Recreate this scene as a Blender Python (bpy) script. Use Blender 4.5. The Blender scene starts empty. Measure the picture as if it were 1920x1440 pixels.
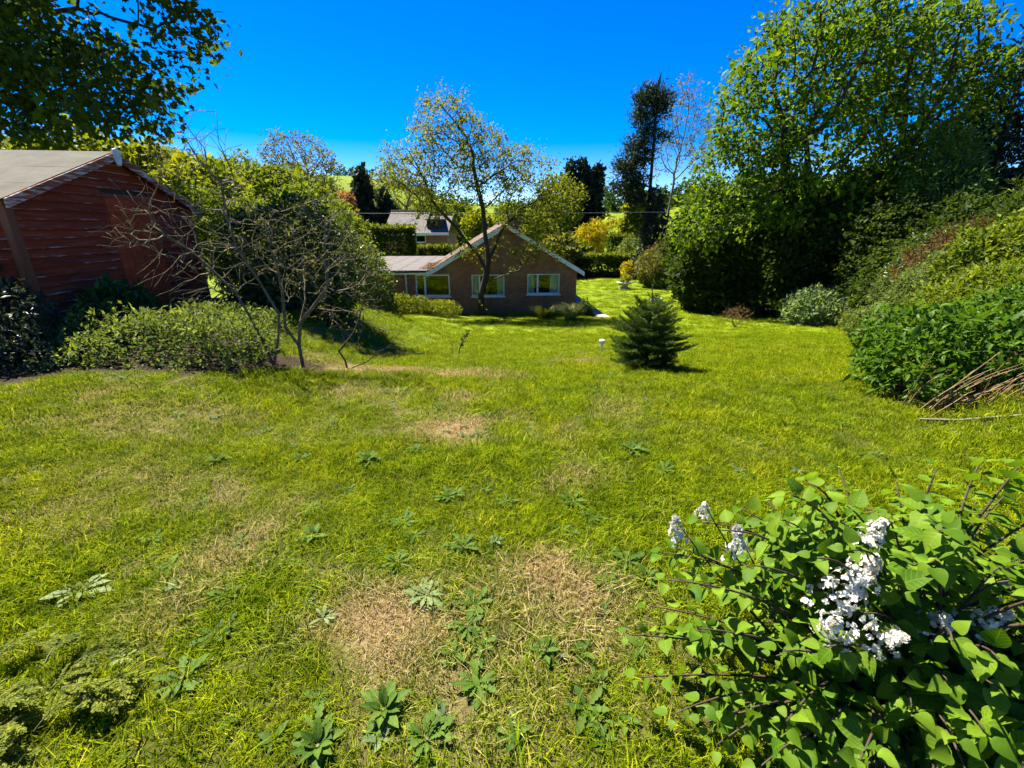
import bpy, math, random
import numpy as np
from mathutils import Vector, Matrix, Quaternion, kdtree

scene = bpy.context.scene
COL = scene.collection
R = math.radians

# ------------------------------------------------------------------ camera
cam_d = bpy.data.cameras.new('camera')
cam = bpy.data.objects.new('camera', cam_d); COL.objects.link(cam)
cam.location = (0, 0, 1.6)
cam.rotation_euler = (R(90 - 19.4), 0, 0)
cam_d.sensor_fit = 'HORIZONTAL'; cam_d.sensor_width = 36.0; cam_d.lens = 15.75
cam_d.clip_start = 0.02; cam_d.clip_end = 3000
scene.camera = cam

# ------------------------------------------------------------------ sky, sun, exposure
SUN_EL = R(55); SUN_DIR_H = Vector((-0.75, 0.66))        # the sun stands beyond the garden, to the left
world = bpy.data.worlds.new('World'); scene.world = world; world.use_nodes = True
wn = world.node_tree.nodes; wl = world.node_tree.links
bg = wn['Background']
sky = wn.new('ShaderNodeTexSky'); sky.sky_type = 'NISHITA'; sky.sun_disc = False
sky.sun_elevation = SUN_EL
sky.sun_rotation = math.atan2(SUN_DIR_H.x, SUN_DIR_H.y)
sky.altitude = 100; sky.air_density = 0.8; sky.dust_density = 0.0; sky.ozone_density = 3.0
hs = wn.new('ShaderNodeHueSaturation'); hs.inputs['Hue'].default_value = 0.520; hs.inputs['Saturation'].default_value = 1.64
wl.new(sky.outputs['Color'], hs.inputs['Color']); wl.new(hs.outputs['Color'], bg.inputs['Color'])
bg.inputs['Strength'].default_value = 0.062
sun_d = bpy.data.lights.new('sun', 'SUN'); sun_d.energy = 4.8; sun_d.angle = R(0.5)
sun_d.color = (1.0, 0.92, 0.76)
sun = bpy.data.objects.new('sun', sun_d); COL.objects.link(sun)
sv = Vector((SUN_DIR_H.x * math.cos(SUN_EL), SUN_DIR_H.y * math.cos(SUN_EL), math.sin(SUN_EL)))
sun.rotation_euler = sv.to_track_quat('Z', 'Y').to_euler(); sun.location = (0, 0, 30)
scene.view_settings.view_transform = 'Standard'; scene.view_settings.look = 'None'
scene.view_settings.gamma = 1.0; scene.view_settings.exposure = 1.95
scene.render.engine = 'CYCLES'
cy = scene.cycles
cy.max_bounces = 4; cy.diffuse_bounces = 2; cy.glossy_bounces = 2; cy.transmission_bounces = 4
cy.transparent_max_bounces = 8; cy.use_denoising = True
cy.caustics_reflective = False; cy.caustics_refractive = False
cy.sample_clamp_indirect = 6.0; cy.use_adaptive_sampling = True; cy.adaptive_threshold = 0.03

# ------------------------------------------------------------------ helpers
RNG = np.random.default_rng(11)

def norm(a):
    return a / np.maximum(np.linalg.norm(a, axis=-1, keepdims=True), 1e-9)

def link(o, parent=None):
    COL.objects.link(o)
    if parent is not None: o.parent = parent
    return o

def make_mesh(name, V, faces, smooth=False):
    """faces: list of (n,k) index arrays"""
    me = bpy.data.meshes.new(name)
    V = np.asarray(V, dtype=np.float32)
    me.vertices.add(len(V)); me.vertices.foreach_set('co', V.ravel())
    loops = []; starts = []; n = 0
    for f in faces:
        f = np.asarray(f, dtype=np.int32)
        if f.size == 0: continue
        loops.append(f.ravel()); starts.append(n + np.arange(len(f), dtype=np.int32) * f.shape[1]); n += f.size
    loops = np.concatenate(loops); starts = np.concatenate(starts)
    me.loops.add(len(loops)); me.loops.foreach_set('vertex_index', loops)
    me.polygons.add(len(starts)); me.polygons.foreach_set('loop_start', starts.astype(np.int32))
    me.polygons.foreach_set('use_smooth', np.full(len(starts), bool(smooth)))
    me.update(calc_edges=True)
    return me

def obj(name, me, mat=None, parent=None, loc=None):
    o = bpy.data.objects.new(name, me)
    if mat is not None and len(me.materials) == 0: me.materials.append(mat)
    if loc is not None: o.location = loc
    return link(o, parent)

def tag(o, label=None, cat=None, group=None, kind=None):
    if label: o['label'] = label
    if cat: o['category'] = cat
    if group: o['group'] = group
    if kind: o['kind'] = kind
    return o

def thing(name, label, cat, loc=(0, 0, 0), rz=0.0, group=None):
    o = bpy.data.objects.new(name, None); o.empty_display_size = 0.1
    o.location = loc; o.rotation_euler = (0, 0, rz)
    link(o); return tag(o, label, cat, group)

class MB:
    """collects shapes into one mesh"""
    def __init__(s): s.V = []; s.Q = []; s.T = []; s.n = 0; s.NG = []
    def add(s, V, quads=(), tris=(), ngons=()):
        V = np.asarray(V, dtype=float).reshape(-1, 3)
        s.V.append(V)
        for q in quads: s.Q.append([i + s.n for i in q])
        for t in tris: s.T.append([i + s.n for i in t])
        for g in ngons: s.NG.append([i + s.n for i in g])
        s.n += len(V); return s
    def hexa(s, p):      # 8 corners: bottom 4 ccw, top 4 ccw
        return s.add(p, [(3, 2, 1, 0), (4, 5, 6, 7), (0, 1, 5, 4), (1, 2, 6, 5), (2, 3, 7, 6), (3, 0, 4, 7)])
    def box(s, x0, x1, y0, y1, z0, z1):
        return s.hexa([(x0, y0, z0), (x1, y0, z0), (x1, y1, z0), (x0, y1, z0), (x0, y0, z1), (x1, y0, z1), (x1, y1, z1), (x0, y1, z1)])
    def prism(s, poly, d):   # poly list of 3d pts, d extrude vector
        n = len(poly); a = np.asarray(poly, float); b = a + np.asarray(d, float)
        V = np.vstack([a, b])
        return s.add(V, [(i, (i + 1) % n, n + (i + 1) % n, n + i) for i in range(n)], (), [list(range(n))[::-1], list(range(n, 2 * n))])
    def tube(s, pts, radii, sides=6, cap=True):
        pts = np.asarray(pts, float); m = len(pts)
        if m < 2: return s
        t = np.gradient(pts, axis=0); t = norm(t)
        ref = np.array([0.31, 0.17, 0.93]) if abs(t[0][2]) < .9 else np.array([1., 0.1, 0])
        V = []
        ang = np.arange(sides) * 2 * math.pi / sides
        u = np.cross(t[0], ref); u /= np.linalg.norm(u)
        for i in range(m):
            u = u - t[i] * np.dot(u, t[i]); u /= max(np.linalg.norm(u), 1e-9)
            w = np.cross(t[i], u)
            V.append(pts[i] + radii[i] * (np.cos(ang)[:, None] * u + np.sin(ang)[:, None] * w))
        V = np.vstack(V)
        q = [(i * sides + j, i * sides + (j + 1) % sides, (i + 1) * sides + (j + 1) % sides, (i + 1) * sides + j) for i in range(m - 1) for j in range(sides)]
        s.add(V, q, (), [list(range((m - 1) * sides, m * sides))] if cap else ())
        return s
    def mesh(s, name, smooth=False):
        from collections import defaultdict
        g = defaultdict(list)
        for x in s.NG: g[len(x)].append(x)
        return make_mesh(name, np.vstack(s.V), [np.array(s.Q).reshape(-1, 4), np.array(s.T).reshape(-1, 3)] + [np.array(v) for v in g.values()], smooth)
    def build(s, name, mat, parent=None, smooth=False, loc=None):
        return obj(name, s.mesh(name, smooth), mat, parent, loc)

# ---- value noise for placing things
def vnoise(x, y, scale, seed=0):
    x = np.asarray(x, float) / scale; y = np.asarray(y, float) / scale
    xi = np.floor(x).astype(np.int64); yi = np.floor(y).astype(np.int64)
    fx = x - xi; fy = y - yi; fx = fx * fx * (3 - 2 * fx); fy = fy * fy * (3 - 2 * fy)
    def h(a, b):
        n = (a * 374761393 + b * 668265263 + seed * 974711) & 0x7fffffff
        n = ((n ^ (n >> 13)) * 1274126177) & 0x7fffffff
        return ((n ^ (n >> 16)) & 0xffff) / 65535.0
    return (h(xi, yi) * (1 - fx) + h(xi + 1, yi) * fx) * (1 - fy) + (h(xi, yi + 1) * (1 - fx) + h(xi + 1, yi + 1) * fx) * fy

def sstep(a, b, x):
    t = np.clip((np.asarray(x, float) - a) / (b - a), 0, 1); return t * t * (3 - 2 * t)

# ------------------------------------------------------------------ terrain height
GY = [-10, 0, 3, 5, 8, 12, 17, 22, 25, 40, 60, 100, 140, 200, 260, 400]
GZ = [.05, 0, -.05, -.18, -.72, -1.45, -2.3, -2.85, -3.05, -3.1, -3.3, -1.0, 3.0, 9.5, 11, 12]
TY = [0, 10, 14, 20, 26, 60]; TZ = [.12, .1, -.9, -2.4, -3.0, -3.3]
def H(x, y):
    x = np.asarray(x, float); y = np.asarray(y, float)
    g = np.interp(y, GY, GZ)
    wl_ = 1 - sstep(-4.6, -2.0, x)
    h = g + wl_ * np.where(y < 60, np.interp(y, TY, TZ) - g, 0)
    s = x - np.minimum(.72 * y + 1.2, 15.6 + (y - 20) * .05)
    h = h + .28 * np.clip(s, 0, 9) * (1 - sstep(28, 60, y)) * sstep(1, 4, y)
    h = h + 11 * (1 - sstep(-62, -18, x)) * sstep(35, 88, y)
    h = h + 10 * sstep(40, 120, x) * sstep(60, 160, y)
    near = (vnoise(x, y, 1.3, 3) - .5) * .05 + (vnoise(x, y, .45, 5) - .5) * .022
    far = (vnoise(x, y, 23, 8) - .5) * 1.6 * sstep(60, 130, y)
    return h + near * (1 - sstep(30, 60, y)) + far
def Hs(x, y): return float(H(x, y))

# ------------------------------------------------------------------ materials
def nt(name):
    m = bpy.data.materials.new(name); m.use_nodes = True
    t = m.node_tree; return m, t.nodes, t.links, t.nodes['Principled BSDF']

def ramp(n, l, fac, stops):
    r = n.new('ShaderNodeValToRGB'); e = r.color_ramp.elements
    while len(e) > 1: e.remove(e[-1])
    e[0].position = stops[0][0]; e[0].color = (*stops[0][1], 1)
    for p, c in stops[1:]:
        k = e.new(p); k.color = (*c, 1)
    l.new(fac, r.inputs['Fac']); return r.outputs['Color']

def noise(n, l, scale, detail=3, rough=.55, vec=None, dims='3D'):
    t = n.new('ShaderNodeTexNoise'); t.inputs['Scale'].default_value = scale
    t.inputs['Detail'].default_value = detail; t.inputs['Roughness'].default_value = rough
    if vec is not None: l.new(vec, t.inputs['Vector'])
    return t.outputs['Fac']

def mixc(n, l, fac, a, b, mode='MIX'):
    m = n.new('ShaderNodeMix'); m.data_type = 'RGBA'; m.blend_type = mode
    for sock, v in ((m.inputs[0], fac), (m.inputs[6], a), (m.inputs[7], b)):
        if isinstance(v, (int, float)): sock.default_value = v
        elif isinstance(v, tuple): sock.default_value = (*v, 1)
        else: l.new(v, sock)
    return m.outputs[2]

def leafmat(name, dark, light, trans=.38, rough=.5, spec=.25, clump=.8, tint=(1.25, 1.15, .45)):
    m, n, l, p = nt(name)
    geo = n.new('ShaderNodeNewGeometry')
    c = ramp(n, l, geo.outputs['Random Per Island'], [(0, dark), (.75, light), (1, tuple(min(1, v * 1.35) for v in light))])
    nz = noise(n, l, clump, 2, .5, geo.outputs['Position'])
    c = mixc(n, l, .75, c, ramp(n, l, nz, [(.3, (.62, .68, .75)), (.7, (1.3, 1.22, 1.0))]), 'MULTIPLY')
    l.new(c, p.inputs['Base Color']); p.inputs['Roughness'].default_value = rough
    p.inputs['Specular IOR Level'].default_value = spec
    tr = n.new('ShaderNodeBsdfTranslucent')
    l.new(mixc(n, l, 1.0, c, tint, 'MULTIPLY'), tr.inputs['Color'])
    mx = n.new('ShaderNodeMixShader'); mx.inputs[0].default_value = trans
    l.new(p.outputs[0], mx.inputs[1]); l.new(tr.outputs[0], mx.inputs[2])
    l.new(mx.outputs[0], n['Material Output'].inputs['Surface'])
    return m

def plain(name, c1, c2=None, scale=8, rough=.7, bump=0.0, bscale=None, spec=.3, stretch=None, metallic=0.0):
    m, n, l, p = nt(name)
    tc = n.new('ShaderNodeTexCoord'); vec = tc.outputs['Object']
    if stretch:
        mp = n.new('ShaderNodeMapping'); mp.inputs['Scale'].default_value = stretch; l.new(vec, mp.inputs['Vector']); vec = mp.outputs[0]
    f = noise(n, l, scale, 5, .6, vec)
    c2 = c2 or tuple(v * .7 for v in c1)
    l.new(ramp(n, l, f, [(.3, c2), (.7, c1)]), p.inputs['Base Color'])
    p.inputs['Roughness'].default_value = rough; p.inputs['Specular IOR Level'].default_value = spec
    p.inputs['Metallic'].default_value = metallic
    if bump:
        b = n.new('ShaderNodeBump'); b.inputs['Strength'].default_value = bump; b.inputs['Distance'].default_value = .02
        l.new(noise(n, l, bscale or scale * 3, 6, .65, vec), b.inputs['Height']); l.new(b.outputs[0], p.inputs['Normal'])
    return m

M = {}
M['bark'] = plain('bark', (.13, .10, .07), (.045, .035, .025), 9, .9, .8, 30, stretch=(1, 1, .3))
M['bark_dark'] = plain('bark_dark', (.055, .042, .03), (.02, .016, .012), 9, .9, .8, 30, stretch=(1, 1, .3))
M['bark_grey'] = plain('bark_grey', (.20, .17, .12), (.09, .075, .05), 12, .9, .6, 40)
M['bark_lichen'] = plain('bark_lichen', (.16, .14, .08), (.065, .056, .03), 14, .9, .7, 40)
M['stem_green'] = plain('stem_green', (.12, .13, .04), (.07, .07, .025), 20, .7)
M['stem_brown'] = plain('stem_brown', (.075, .05, .03), (.035, .024, .015), 20, .8)
M['stem_straw'] = plain('stem_straw', (.26, .17, .07), (.10, .065, .03), 14, .8)

LEAF = dict(
    sycamore=((.032, .065, .005), (.075, .125, .009)), ash=((.048, .108, .004), (.130, .215, .008)),
    house_tree=((.095, .125, .008), (.18, .205, .016)), evergreen=((.032, .062, .010), (.085, .125, .024)),
    laurel=((.020, .062, .010), (.050, .125, .018)), dark=((.022, .048, .006), (.056, .096, .010)),
    conifer=((.010, .022, .014), (.022, .042, .022)), pine=((.016, .028, .018), (.030, .050, .028)),
    bluegreen=((.11, .18, .085), (.21, .30, .15)), yellowgreen=((.10, .14, .007), (.21, .245, .014)),
    gold=((.24, .21, .008), (.40, .35, .015)), hedge=((.014, .042, .006), (.040, .085, .010)),
    hedge_light=((.08, .12, .010), (.17, .20, .020)), redbrown=((.060, .042, .016), (.115, .075, .026)),
    box=((.045, .045, .012), (.085, .075, .018)), pink=((.20, .085, .060), (.30, .14, .10)),
    oliv=((.080, .092, .020), (.155, .160, .036)), shrub_mixed=((.060, .098, .024), (.150, .205, .055)),
    hill=((.060, .100, .008), (.140, .185, .016)), ivy=((.012, .024, .016), (.040, .060, .040)),
    fir=((.038, .080, .012), (.090, .150, .022)), thuja=((.075, .125, .012), (.20, .23, .022)),
    bank=((.060, .105, .007), (.150, .200, .014)), brownleaf=((.07, .045, .02), (.13, .08, .03)),
    pale_grass=((.20, .24, .06), (.34, .37, .12)))
for k, (a, b) in LEAF.items():
    M[k] = leafmat('leaf_' + k, a, b, trans=.25 if k in ('conifer', 'pine', 'fir', 'ivy') else .48,
                   spec=.35 if k in ('evergreen', 'laurel') else .15,
                   rough=.4 if k in ('evergreen', 'laurel', 'ivy') else .6)
M['lilac'] = leafmat('leaf_lilac', (.05, .125, .010), (.085, .175, .014), trans=.42, rough=.36, spec=.4, clump=3)
M['weed'] = leafmat('leaf_weed', (.048, .105, .012), (.095, .165, .020), trans=.4, rough=.6, spec=.12, clump=3)
M['weed_grey'] = leafmat('leaf_weed_grey', (.09, .15, .07), (.13, .19, .08), trans=.3, rough=.6, spec=.1, clump=3)
M['petal'] = leafmat('petal_white', (.58, .56, .50), (.72, .70, .64), trans=.38, rough=.5, spec=.2, tint=(1, 1, .95), clump=12)

# ------------------------------------------------------------------ leaf clouds
SHAPES = {
    'leaf': (np.array([(0, 0, 0), (.22, .42, .07), (0, 1, -.06), (-.22, .42, .07)]), [(0, 1, 2), (0, 2, 3)]),
    'broad': (np.array([(0, 0, 0), (.36, .42, .09), (0, 1, -.08), (-.36, .42, .09)]), [(0, 1, 2), (0, 2, 3)]),
    'narrow': (np.array([(0, 0, 0), (.12, .4, .04), (0, 1, -.05), (-.12, .4, .04)]), [(0, 1, 2), (0, 2, 3)]),
    'oval': (np.array([(0, 0, 0), (.19, .28, .06), (.20, .62, .05), (0, 1, -.08), (-.20, .62, .05), (-.19, .28, .06)]), [(0, 1, 2, 3), (0, 3, 4, 5)]),
    'lobed': (np.array([(0, 0, 0), (.30, .02, .05), (.26, .26, .03), (.52, .46, .02), (.24, .56, .0), (0, 1, -.10),
                        (-.24, .56, .0), (-.52, .46, .02), (-.26, .26, .03), (-.30, .02, .05)]),
              [(0, 1, 2), (0, 2, 4), (2, 3, 4), (0, 4, 5), (0, 5, 6), (0, 6, 8), (6, 7, 8), (0, 8, 9)]),
    'needle': (np.array([(-.05, 0, 0), (.05, 0, 0), (0, 1, 0)]), [(0, 1, 2)]),
    'spray': (np.array([(0, 0, 0), (.16, .25, .03), (.05, .45, 0), (.13, .7, .02), (0, 1, -.05), (-.13, .7, .02), (-.05, .45, 0), (-.16, .25, .03)]),
              [(0, 1, 2), (0, 2, 4), (2, 3, 4), (0, 4, 6), (4, 5, 6), (0, 6, 7)]),
}
def cloud_mesh(name, P, F, N, S, shape, mat, W=1.0):
    T, fs = SHAPES[shape]
    F = norm(F); N = norm(N - F * np.sum(N * F, 1, keepdims=True)); X = np.cross(F, N)
    S = np.asarray(S)[:, None, None]
    V = P[:, None, :] + S * (T[None, :, 0:1] * W * X[:, None, :] + T[None, :, 1:2] * F[:, None, :] + T[None, :, 2:3] * N[:, None, :])
    n, k = len(P), len(T)
    off = (np.arange(n) * k)[:, None]
    from collections import defaultdict
    g = defaultdict(list)
    for f in fs: g[len(f)].append(off + np.array(f)[None, :])
    me = make_mesh(name, V.reshape(-1, 3), [np.concatenate(v) for v in g.values()])
    me.materials.append(mat)
    return me

def lobes_surface(lobes, n, rng, inner=.25, lump=.18, box=False, zmin=None):
    """points on/inside a union of lumpy ellipsoids (c, r) -> positions, outward normals"""
    C = np.array([l[0] for l in lobes], float); Rr = np.array([l[1] for l in lobes], float)
    area = (Rr[:, 0] * Rr[:, 1] + Rr[:, 0] * Rr[:, 2] + Rr[:, 1] * Rr[:, 2]); area /= area.sum()
    out_p = []; out_n = []; tot = 0
    ph = rng.uniform(0, 6.28, (5, 3)); kk = rng.normal(0, 1, (5, 3))
    guard = 0
    while tot < n and guard < 40:
        guard += 1
        m = int((n - tot) * 1.8) + 50
        li = rng.choice(len(lobes), m, p=area)
        d = norm(rng.normal(0, 1, (m, 3)))
        if box:
            q = rng.uniform(-1, 1, (m, 3)); ax = rng.integers(0, 3, m); q[np.arange(m), ax] = np.sign(q[np.arange(m), ax] + 1e-6)
            d = q
        rad = 1 - np.abs(rng.normal(0, .07, m))
        ins = rng.random(m) < inner
        rad = np.where(ins, rng.uniform(.35, 1, m) ** .6, rad)
        mean_r = Rr[li].mean(1)
        lmp = sum(np.sin((d * kk[i] * 4).sum(1) + ph[i, 0] + li * 1.7) for i in range(5)) / 5
        rad = rad * (1 + lump * lmp * 1.6) * np.where(rng.random(m) < .18, 1 + np.abs(rng.normal(0, .10, m)), 1)
        p = C[li] + d * Rr[li] * rad[:, None]
        nn = norm(d / Rr[li]) if not box else norm(np.sign(d) * (np.abs(d) > .985) + rng.normal(0, .15, d.shape))
        keep = np.ones(m, bool)
        if not box:
            for j in range(len(lobes)):
                q = (p - C[j]) / Rr[j]; dj = np.linalg.norm(q, axis=1)
                keep &= ~((dj < .72) & (li != j) & (rng.random(m) > inner))
        if zmin is not None: keep &= p[:, 2] > zmin
        out_p.append(p[keep]); out_n.append(nn[keep]); tot += keep.sum()
    return np.vstack(out_p)[:n], np.vstack(out_n)[:n]

def clusters(Pc, Nc, k, size, rng, spread=.5, up=.45, rand=.55, var=.3, droop=0.0):
    """k leaves round each shoot tip"""
    n = len(Pc); P = np.repeat(Pc, k, 0); O = np.repeat(Nc, k, 0)
    upv = np.array([0, 0, 1.0])
    F = norm(O * .45 + rng.normal(0, 1, P.shape) * .75 + upv * (.12 - droop))
    N = norm(O * .4 + upv * up + rng.normal(0, 1, P.shape) * rand)
    P = P + rng.normal(0, 1, P.shape) * size * spread
    S = size * np.exp(rng.normal(0, var, len(P)))
    return P, F, N, S

def foliage(parent, name, lobes, nclu, k, size, shape, mat, rng, base, inner=.25, lump=.18, box=False, W=1.0, **kw):
    zmin = kw.pop('zmin', None)
    p, nn = lobes_surface(lobes, nclu, rng, inner, lump, box, zmin)
    P, F, N, S = clusters(p, nn, k, size, rng, **kw)
    me = cloud_mesh(name, P - np.asarray(base), F, N, S, shape, mat, W)
    return tag(obj(name, me, None, parent), kind='stuff')

def shrub(name, label, cat, base, lobes, nclu, k, size, shape, mat, seed, nstem=7, stem_mat='stem_brown', stem_r=.012, group=None, **kw):
    rng = np.random.default_rng(seed)
    base = np.array([base[0], base[1], Hs(base[0], base[1]) if len(base) < 3 else base[2]], float)
    t = thing(name, label, cat, tuple(base), group=group)
    foliage(t, 'foliage', lobes, nclu, k, size, shape, M[mat], rng, base, **kw)
    p, _ = lobes_surface(lobes, nstem * 3, rng, .5, .1)
    for i in range(nstem):
        tip = p[i] - base; s = np.array([rng.normal(0, .06), rng.normal(0, .06), -.03]) * (1 + stem_r * 10)
        mid = (s + tip) * .5 + np.array([0, 0, abs(tip[2]) * .15]) + rng.normal(0, .04, 3)
        ts = np.linspace(0, 1, 7)[:, None]
        c = (1 - ts) ** 2 * s + 2 * ts * (1 - ts) * mid + ts ** 2 * tip
        MB().tube(c, stem_r * (1.15 - np.linspace(0, 1, 7)), 5).build('stem', M[stem_mat], t, True)
    return t

# ------------------------------------------------------------------ trees by space colonisation
def colonize(paths, attr, step, infl, kill, rng, iters=80, up=.08):
    nodes = []; parent = []
    for path in paths:                                   # each path: (parent_index or -1, [points])
        pi, pts = path
        for q in pts:
            nodes.append(np.array(q, float)); parent.append(pi); pi = len(nodes) - 1
    attr = [np.array(a) for a in attr]; alive = list(range(len(attr)))
    for it in range(iters):
        if not alive: break
        kd = kdtree.KDTree(len(nodes))
        for i, q in enumerate(nodes): kd.insert(Vector(q), i)
        kd.balance()
        acc = {}; nxt = []
        for a in alive:
            co, idx, d = kd.find(Vector(attr[a]))
            if d < kill: continue
            nxt.append(a)
            if d < infl: acc.setdefault(idx, []).append(attr[a])
        alive = nxt
        if not acc: infl *= 1.5; 
        if infl > 60: break
        for idx, lst in acc.items():
            v = np.mean([norm(a - nodes[idx]) for a in lst], axis=0) + rng.normal(0, .12, 3) + np.array([0, 0, up])
            nn = nodes[idx] + norm(v) * step
            nodes.append(nn); parent.append(idx)
    return np.array(nodes), np.array(parent)

def skeleton(nodes, parent, tip_r, power=.42, max_r=None):
    n = len(nodes); kids = [[] for _ in range(n)]
    for i, p in enumerate(parent):
        if p >= 0: kids[p].append(i)
    w = np.zeros(n)
    for i in range(n - 1, -1, -1):
        w[i] = max(1.0, sum(w[c] for c in kids[i]))
    r = tip_r * w ** power
    if max_r: r = np.minimum(r, max_r)
    return kids, w, r

def branch_mesh(nodes, parent, kids, w, r, minr=0.0, big=8):
    mb = MB(); starts = [i for i in range(len(nodes)) if parent[i] < 0]
    stack = [(s, None) for s in starts]
    while stack:
        i, frm = stack.pop(); chain = [] if frm is None else [frm]
        cur = i
        while True:
            chain.append(cur)
            if not kids[cur]: break
            k = sorted(kids[cur], key=lambda c: -w[c])
            for c in k[1:]: stack.append((c, cur))
            cur = k[0]
        rr = r[chain].copy()
        if frm is not None: rr[0] = rr[1]
        if rr.max() < minr: continue
        sides = big if rr.max() > .08 else (5 if rr.max() > .02 else 3)
        mb.tube(nodes[chain], rr, sides)
    return mb

def in_lobes(lobes, n, rng, shell=.45):
    vol = np.array([l[1][0] * l[1][1] * l[1][2] for l in lobes]); li = rng.choice(len(lobes), n, p=vol / vol.sum())
    d = norm(rng.normal(0, 1, (n, 3))); rad = rng.uniform(shell ** 3, 1, n) ** (1 / 3)
    C = np.array([l[0] for l in lobes], float); Rr = np.array([l[1] for l in lobes], float)
    return C[li] + d * Rr[li] * rad[:, None]

def tree(name, label, cat, base, paths, lobes, nattr, step, leafs, seed, bark='bark', tip_r=.012, max_r=None, infl=3.0, kill=None,
         shell=.35, group=None, extra=None, twigs=0, twig_len=.3, power=.42, up=.08):
    """leafs: dict(k=, size=, shape=, mat=, spread=, depth=) or None"""
    rng = np.random.default_rng(seed)
    bz = Hs(base[0], base[1]) if len(base) < 3 else base[2]
    base = np.array([base[0], base[1], bz])
    t = thing(name, label, cat, tuple(base), group=group)
    attr = in_lobes(lobes, nattr, rng, shell)
    nodes, parent = colonize(paths, attr, step, infl, kill or step * 1.3, rng, up=up)
    if twigs:
        nodes = list(nodes); parent = list(parent); kid = np.zeros(len(nodes), int)
        for p in parent:
            if p >= 0: kid[p] += 1
        n0 = len(nodes)
        for i in range(n0):
            if parent[i] < 0 or (kid[i] > 0 and rng.random() > .35): continue
            d0 = norm(nodes[i] - nodes[parent[i]])
            for _ in range(twigs):
                d = norm(d0 + rng.normal(0, .55, 3) + np.array([0, 0, up])); cur = i; L = twig_len * rng.uniform(.5, 1.3)
                for s_ in range(3):
                    d = norm(d + rng.normal(0, .22, 3)); nodes.append(nodes[cur] + d * L / 3); parent.append(cur); cur = len(nodes) - 1
        nodes = np.array(nodes); parent = np.array(parent)
    kids, w, r = skeleton(nodes, parent, tip_r, power, max_r)
    branch_mesh(nodes - base, parent, kids, w, r).build('trunk', M[bark], t, True)
    if leafs:
        dep = leafs.get('depth', 6)
        idx = np.where((w <= dep) & (parent >= 0))[0]
        wt = np.where(w[idx] <= 1.5, 1.0, .55); idx = idx[rng.random(len(idx)) < wt]
        p = nodes[idx]; dirs = norm(nodes[idx] - nodes[parent[idx]])
        cen = np.mean([l[0] for l in lobes], axis=0)
        O = norm(dirs * .6 + norm(p - cen) * .6)
        if leafs.get('zmin') is not None:
            kp = p[:, 2] > leafs['zmin']; p = p[kp]; O = O[kp]
        P, F, N, S = clusters(p, O, leafs['k'], leafs['size'], rng, spread=leafs.get('spread', 1.5), up=leafs.get('up', .6), rand=.55, droop=leafs.get('droop', .15))
        tag(obj('crown', cloud_mesh('crown', P - base, F, N, S, leafs['shape'], M[leafs['mat']], leafs.get('W', 1.0)), None, t), kind='stuff')
    if extra: extra(t, nodes, parent, w, base, rng)
    return t

# ------------------------------------------------------------------ ground
# dry patches of the lawn: x, y, radius x, radius y, strength
PATCH = [(-.05, 1.42, .78, .42, .62), (-.1, 1.1, .6, .25, .5), (-.55, 1.52, .34, .28, 1.0), (-.42, 1.30, .28, .18, .8), (.23, 1.74, .36, .19, .95), (-.05, 1.85, .28, .14, .55), (.12, 1.42, .28, .2, .5), (-.15, 1.12, .4, .2, .55),
         (.42, 1.35, .22, .22, .6), (.45, 2.75, .24, .22, .7), (-.50, 3.6, .40, .3, .75), (-.75, 4.0, .35, .3, .5), (-2.15, 6.3, .75, .35, 1.1), (-1.3, 6.35, .5, .16, .8),
         (-.75, 5.95, .55, .17, 1.1), (-.25, 5.65, .45, .13, .8), (-3.2, 3.6, 1.1, .7, .45), (-2.6, 2.7, .8, .5, .4), (-1.4, 1.9, .5, .3, .35), (1.05, 7.5, .6, .3, .35), (-1.6, 4.6, 1.0, .5, .4), (1.5, 13.0, 1.6, .4, .35)]
def dryness(x, y):
    x = np.asarray(x, float); y = np.asarray(y, float)
    d = np.zeros_like(x)
    wx = x + (vnoise(x, y, .18, 31) - .5) * .22; wy = y + (vnoise(x, y, .18, 32) - .5) * .22
    for (a, b, rx, ry, s) in PATCH:
        d = np.maximum(d, s * np.exp(-(((wx - a) / rx) ** 2 + ((wy - b) / ry) ** 2) * .9))
    n = .55 * vnoise(x, y, .5, 21) + .3 * vnoise(x, y, .17, 22) + .3 * vnoise(x, y, 1.9, 23)
    base = np.clip((n - .60) * 1.5, 0, .5) * (1 - .45 * sstep(6, 14, y)) * (1 - .5 * sstep(.5, 3.5, x))
    return np.clip(d * (.55 + .75 * vnoise(x, y, .11, 24)) + base, 0, 1)
BEDS = [(-4.9, 5.7, 1.9, 1.25), (-6.2, 5.0, 1.6, 1.2), (-7.6, 8.3, 2.4, 2.6), (-4.5, 9.4, 1.3, 1.0), (-3.0, 5.9, .5, .35), (5.2, 4.75, 1.1, .55), (-4.6, 24.3, 2.6, .9)]
def soilness(x, y):
    x = np.asarray(x, float); y = np.asarray(y, float); d = np.zeros_like(x)
    for (a, b, rx, ry) in BEDS:
        q = ((x - a) / rx) ** 2 + ((y - b) / ry) ** 2
        d = np.maximum(d, 1 - sstep(.75, 1.05, q + (vnoise(x, y, .3, 41) - .5) * .3))
    s = x - np.minimum(.72 * y + 1.35 + 2.0 * (1 - sstep(3.4, 5.0, y)), 15.2 + (y - 20) * .05)
    d = np.maximum(d, sstep(0, .5, s + (vnoise(x, y, .5, 42) - .5) * .5) * (1 - sstep(38, 42, y)))
    return d

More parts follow.
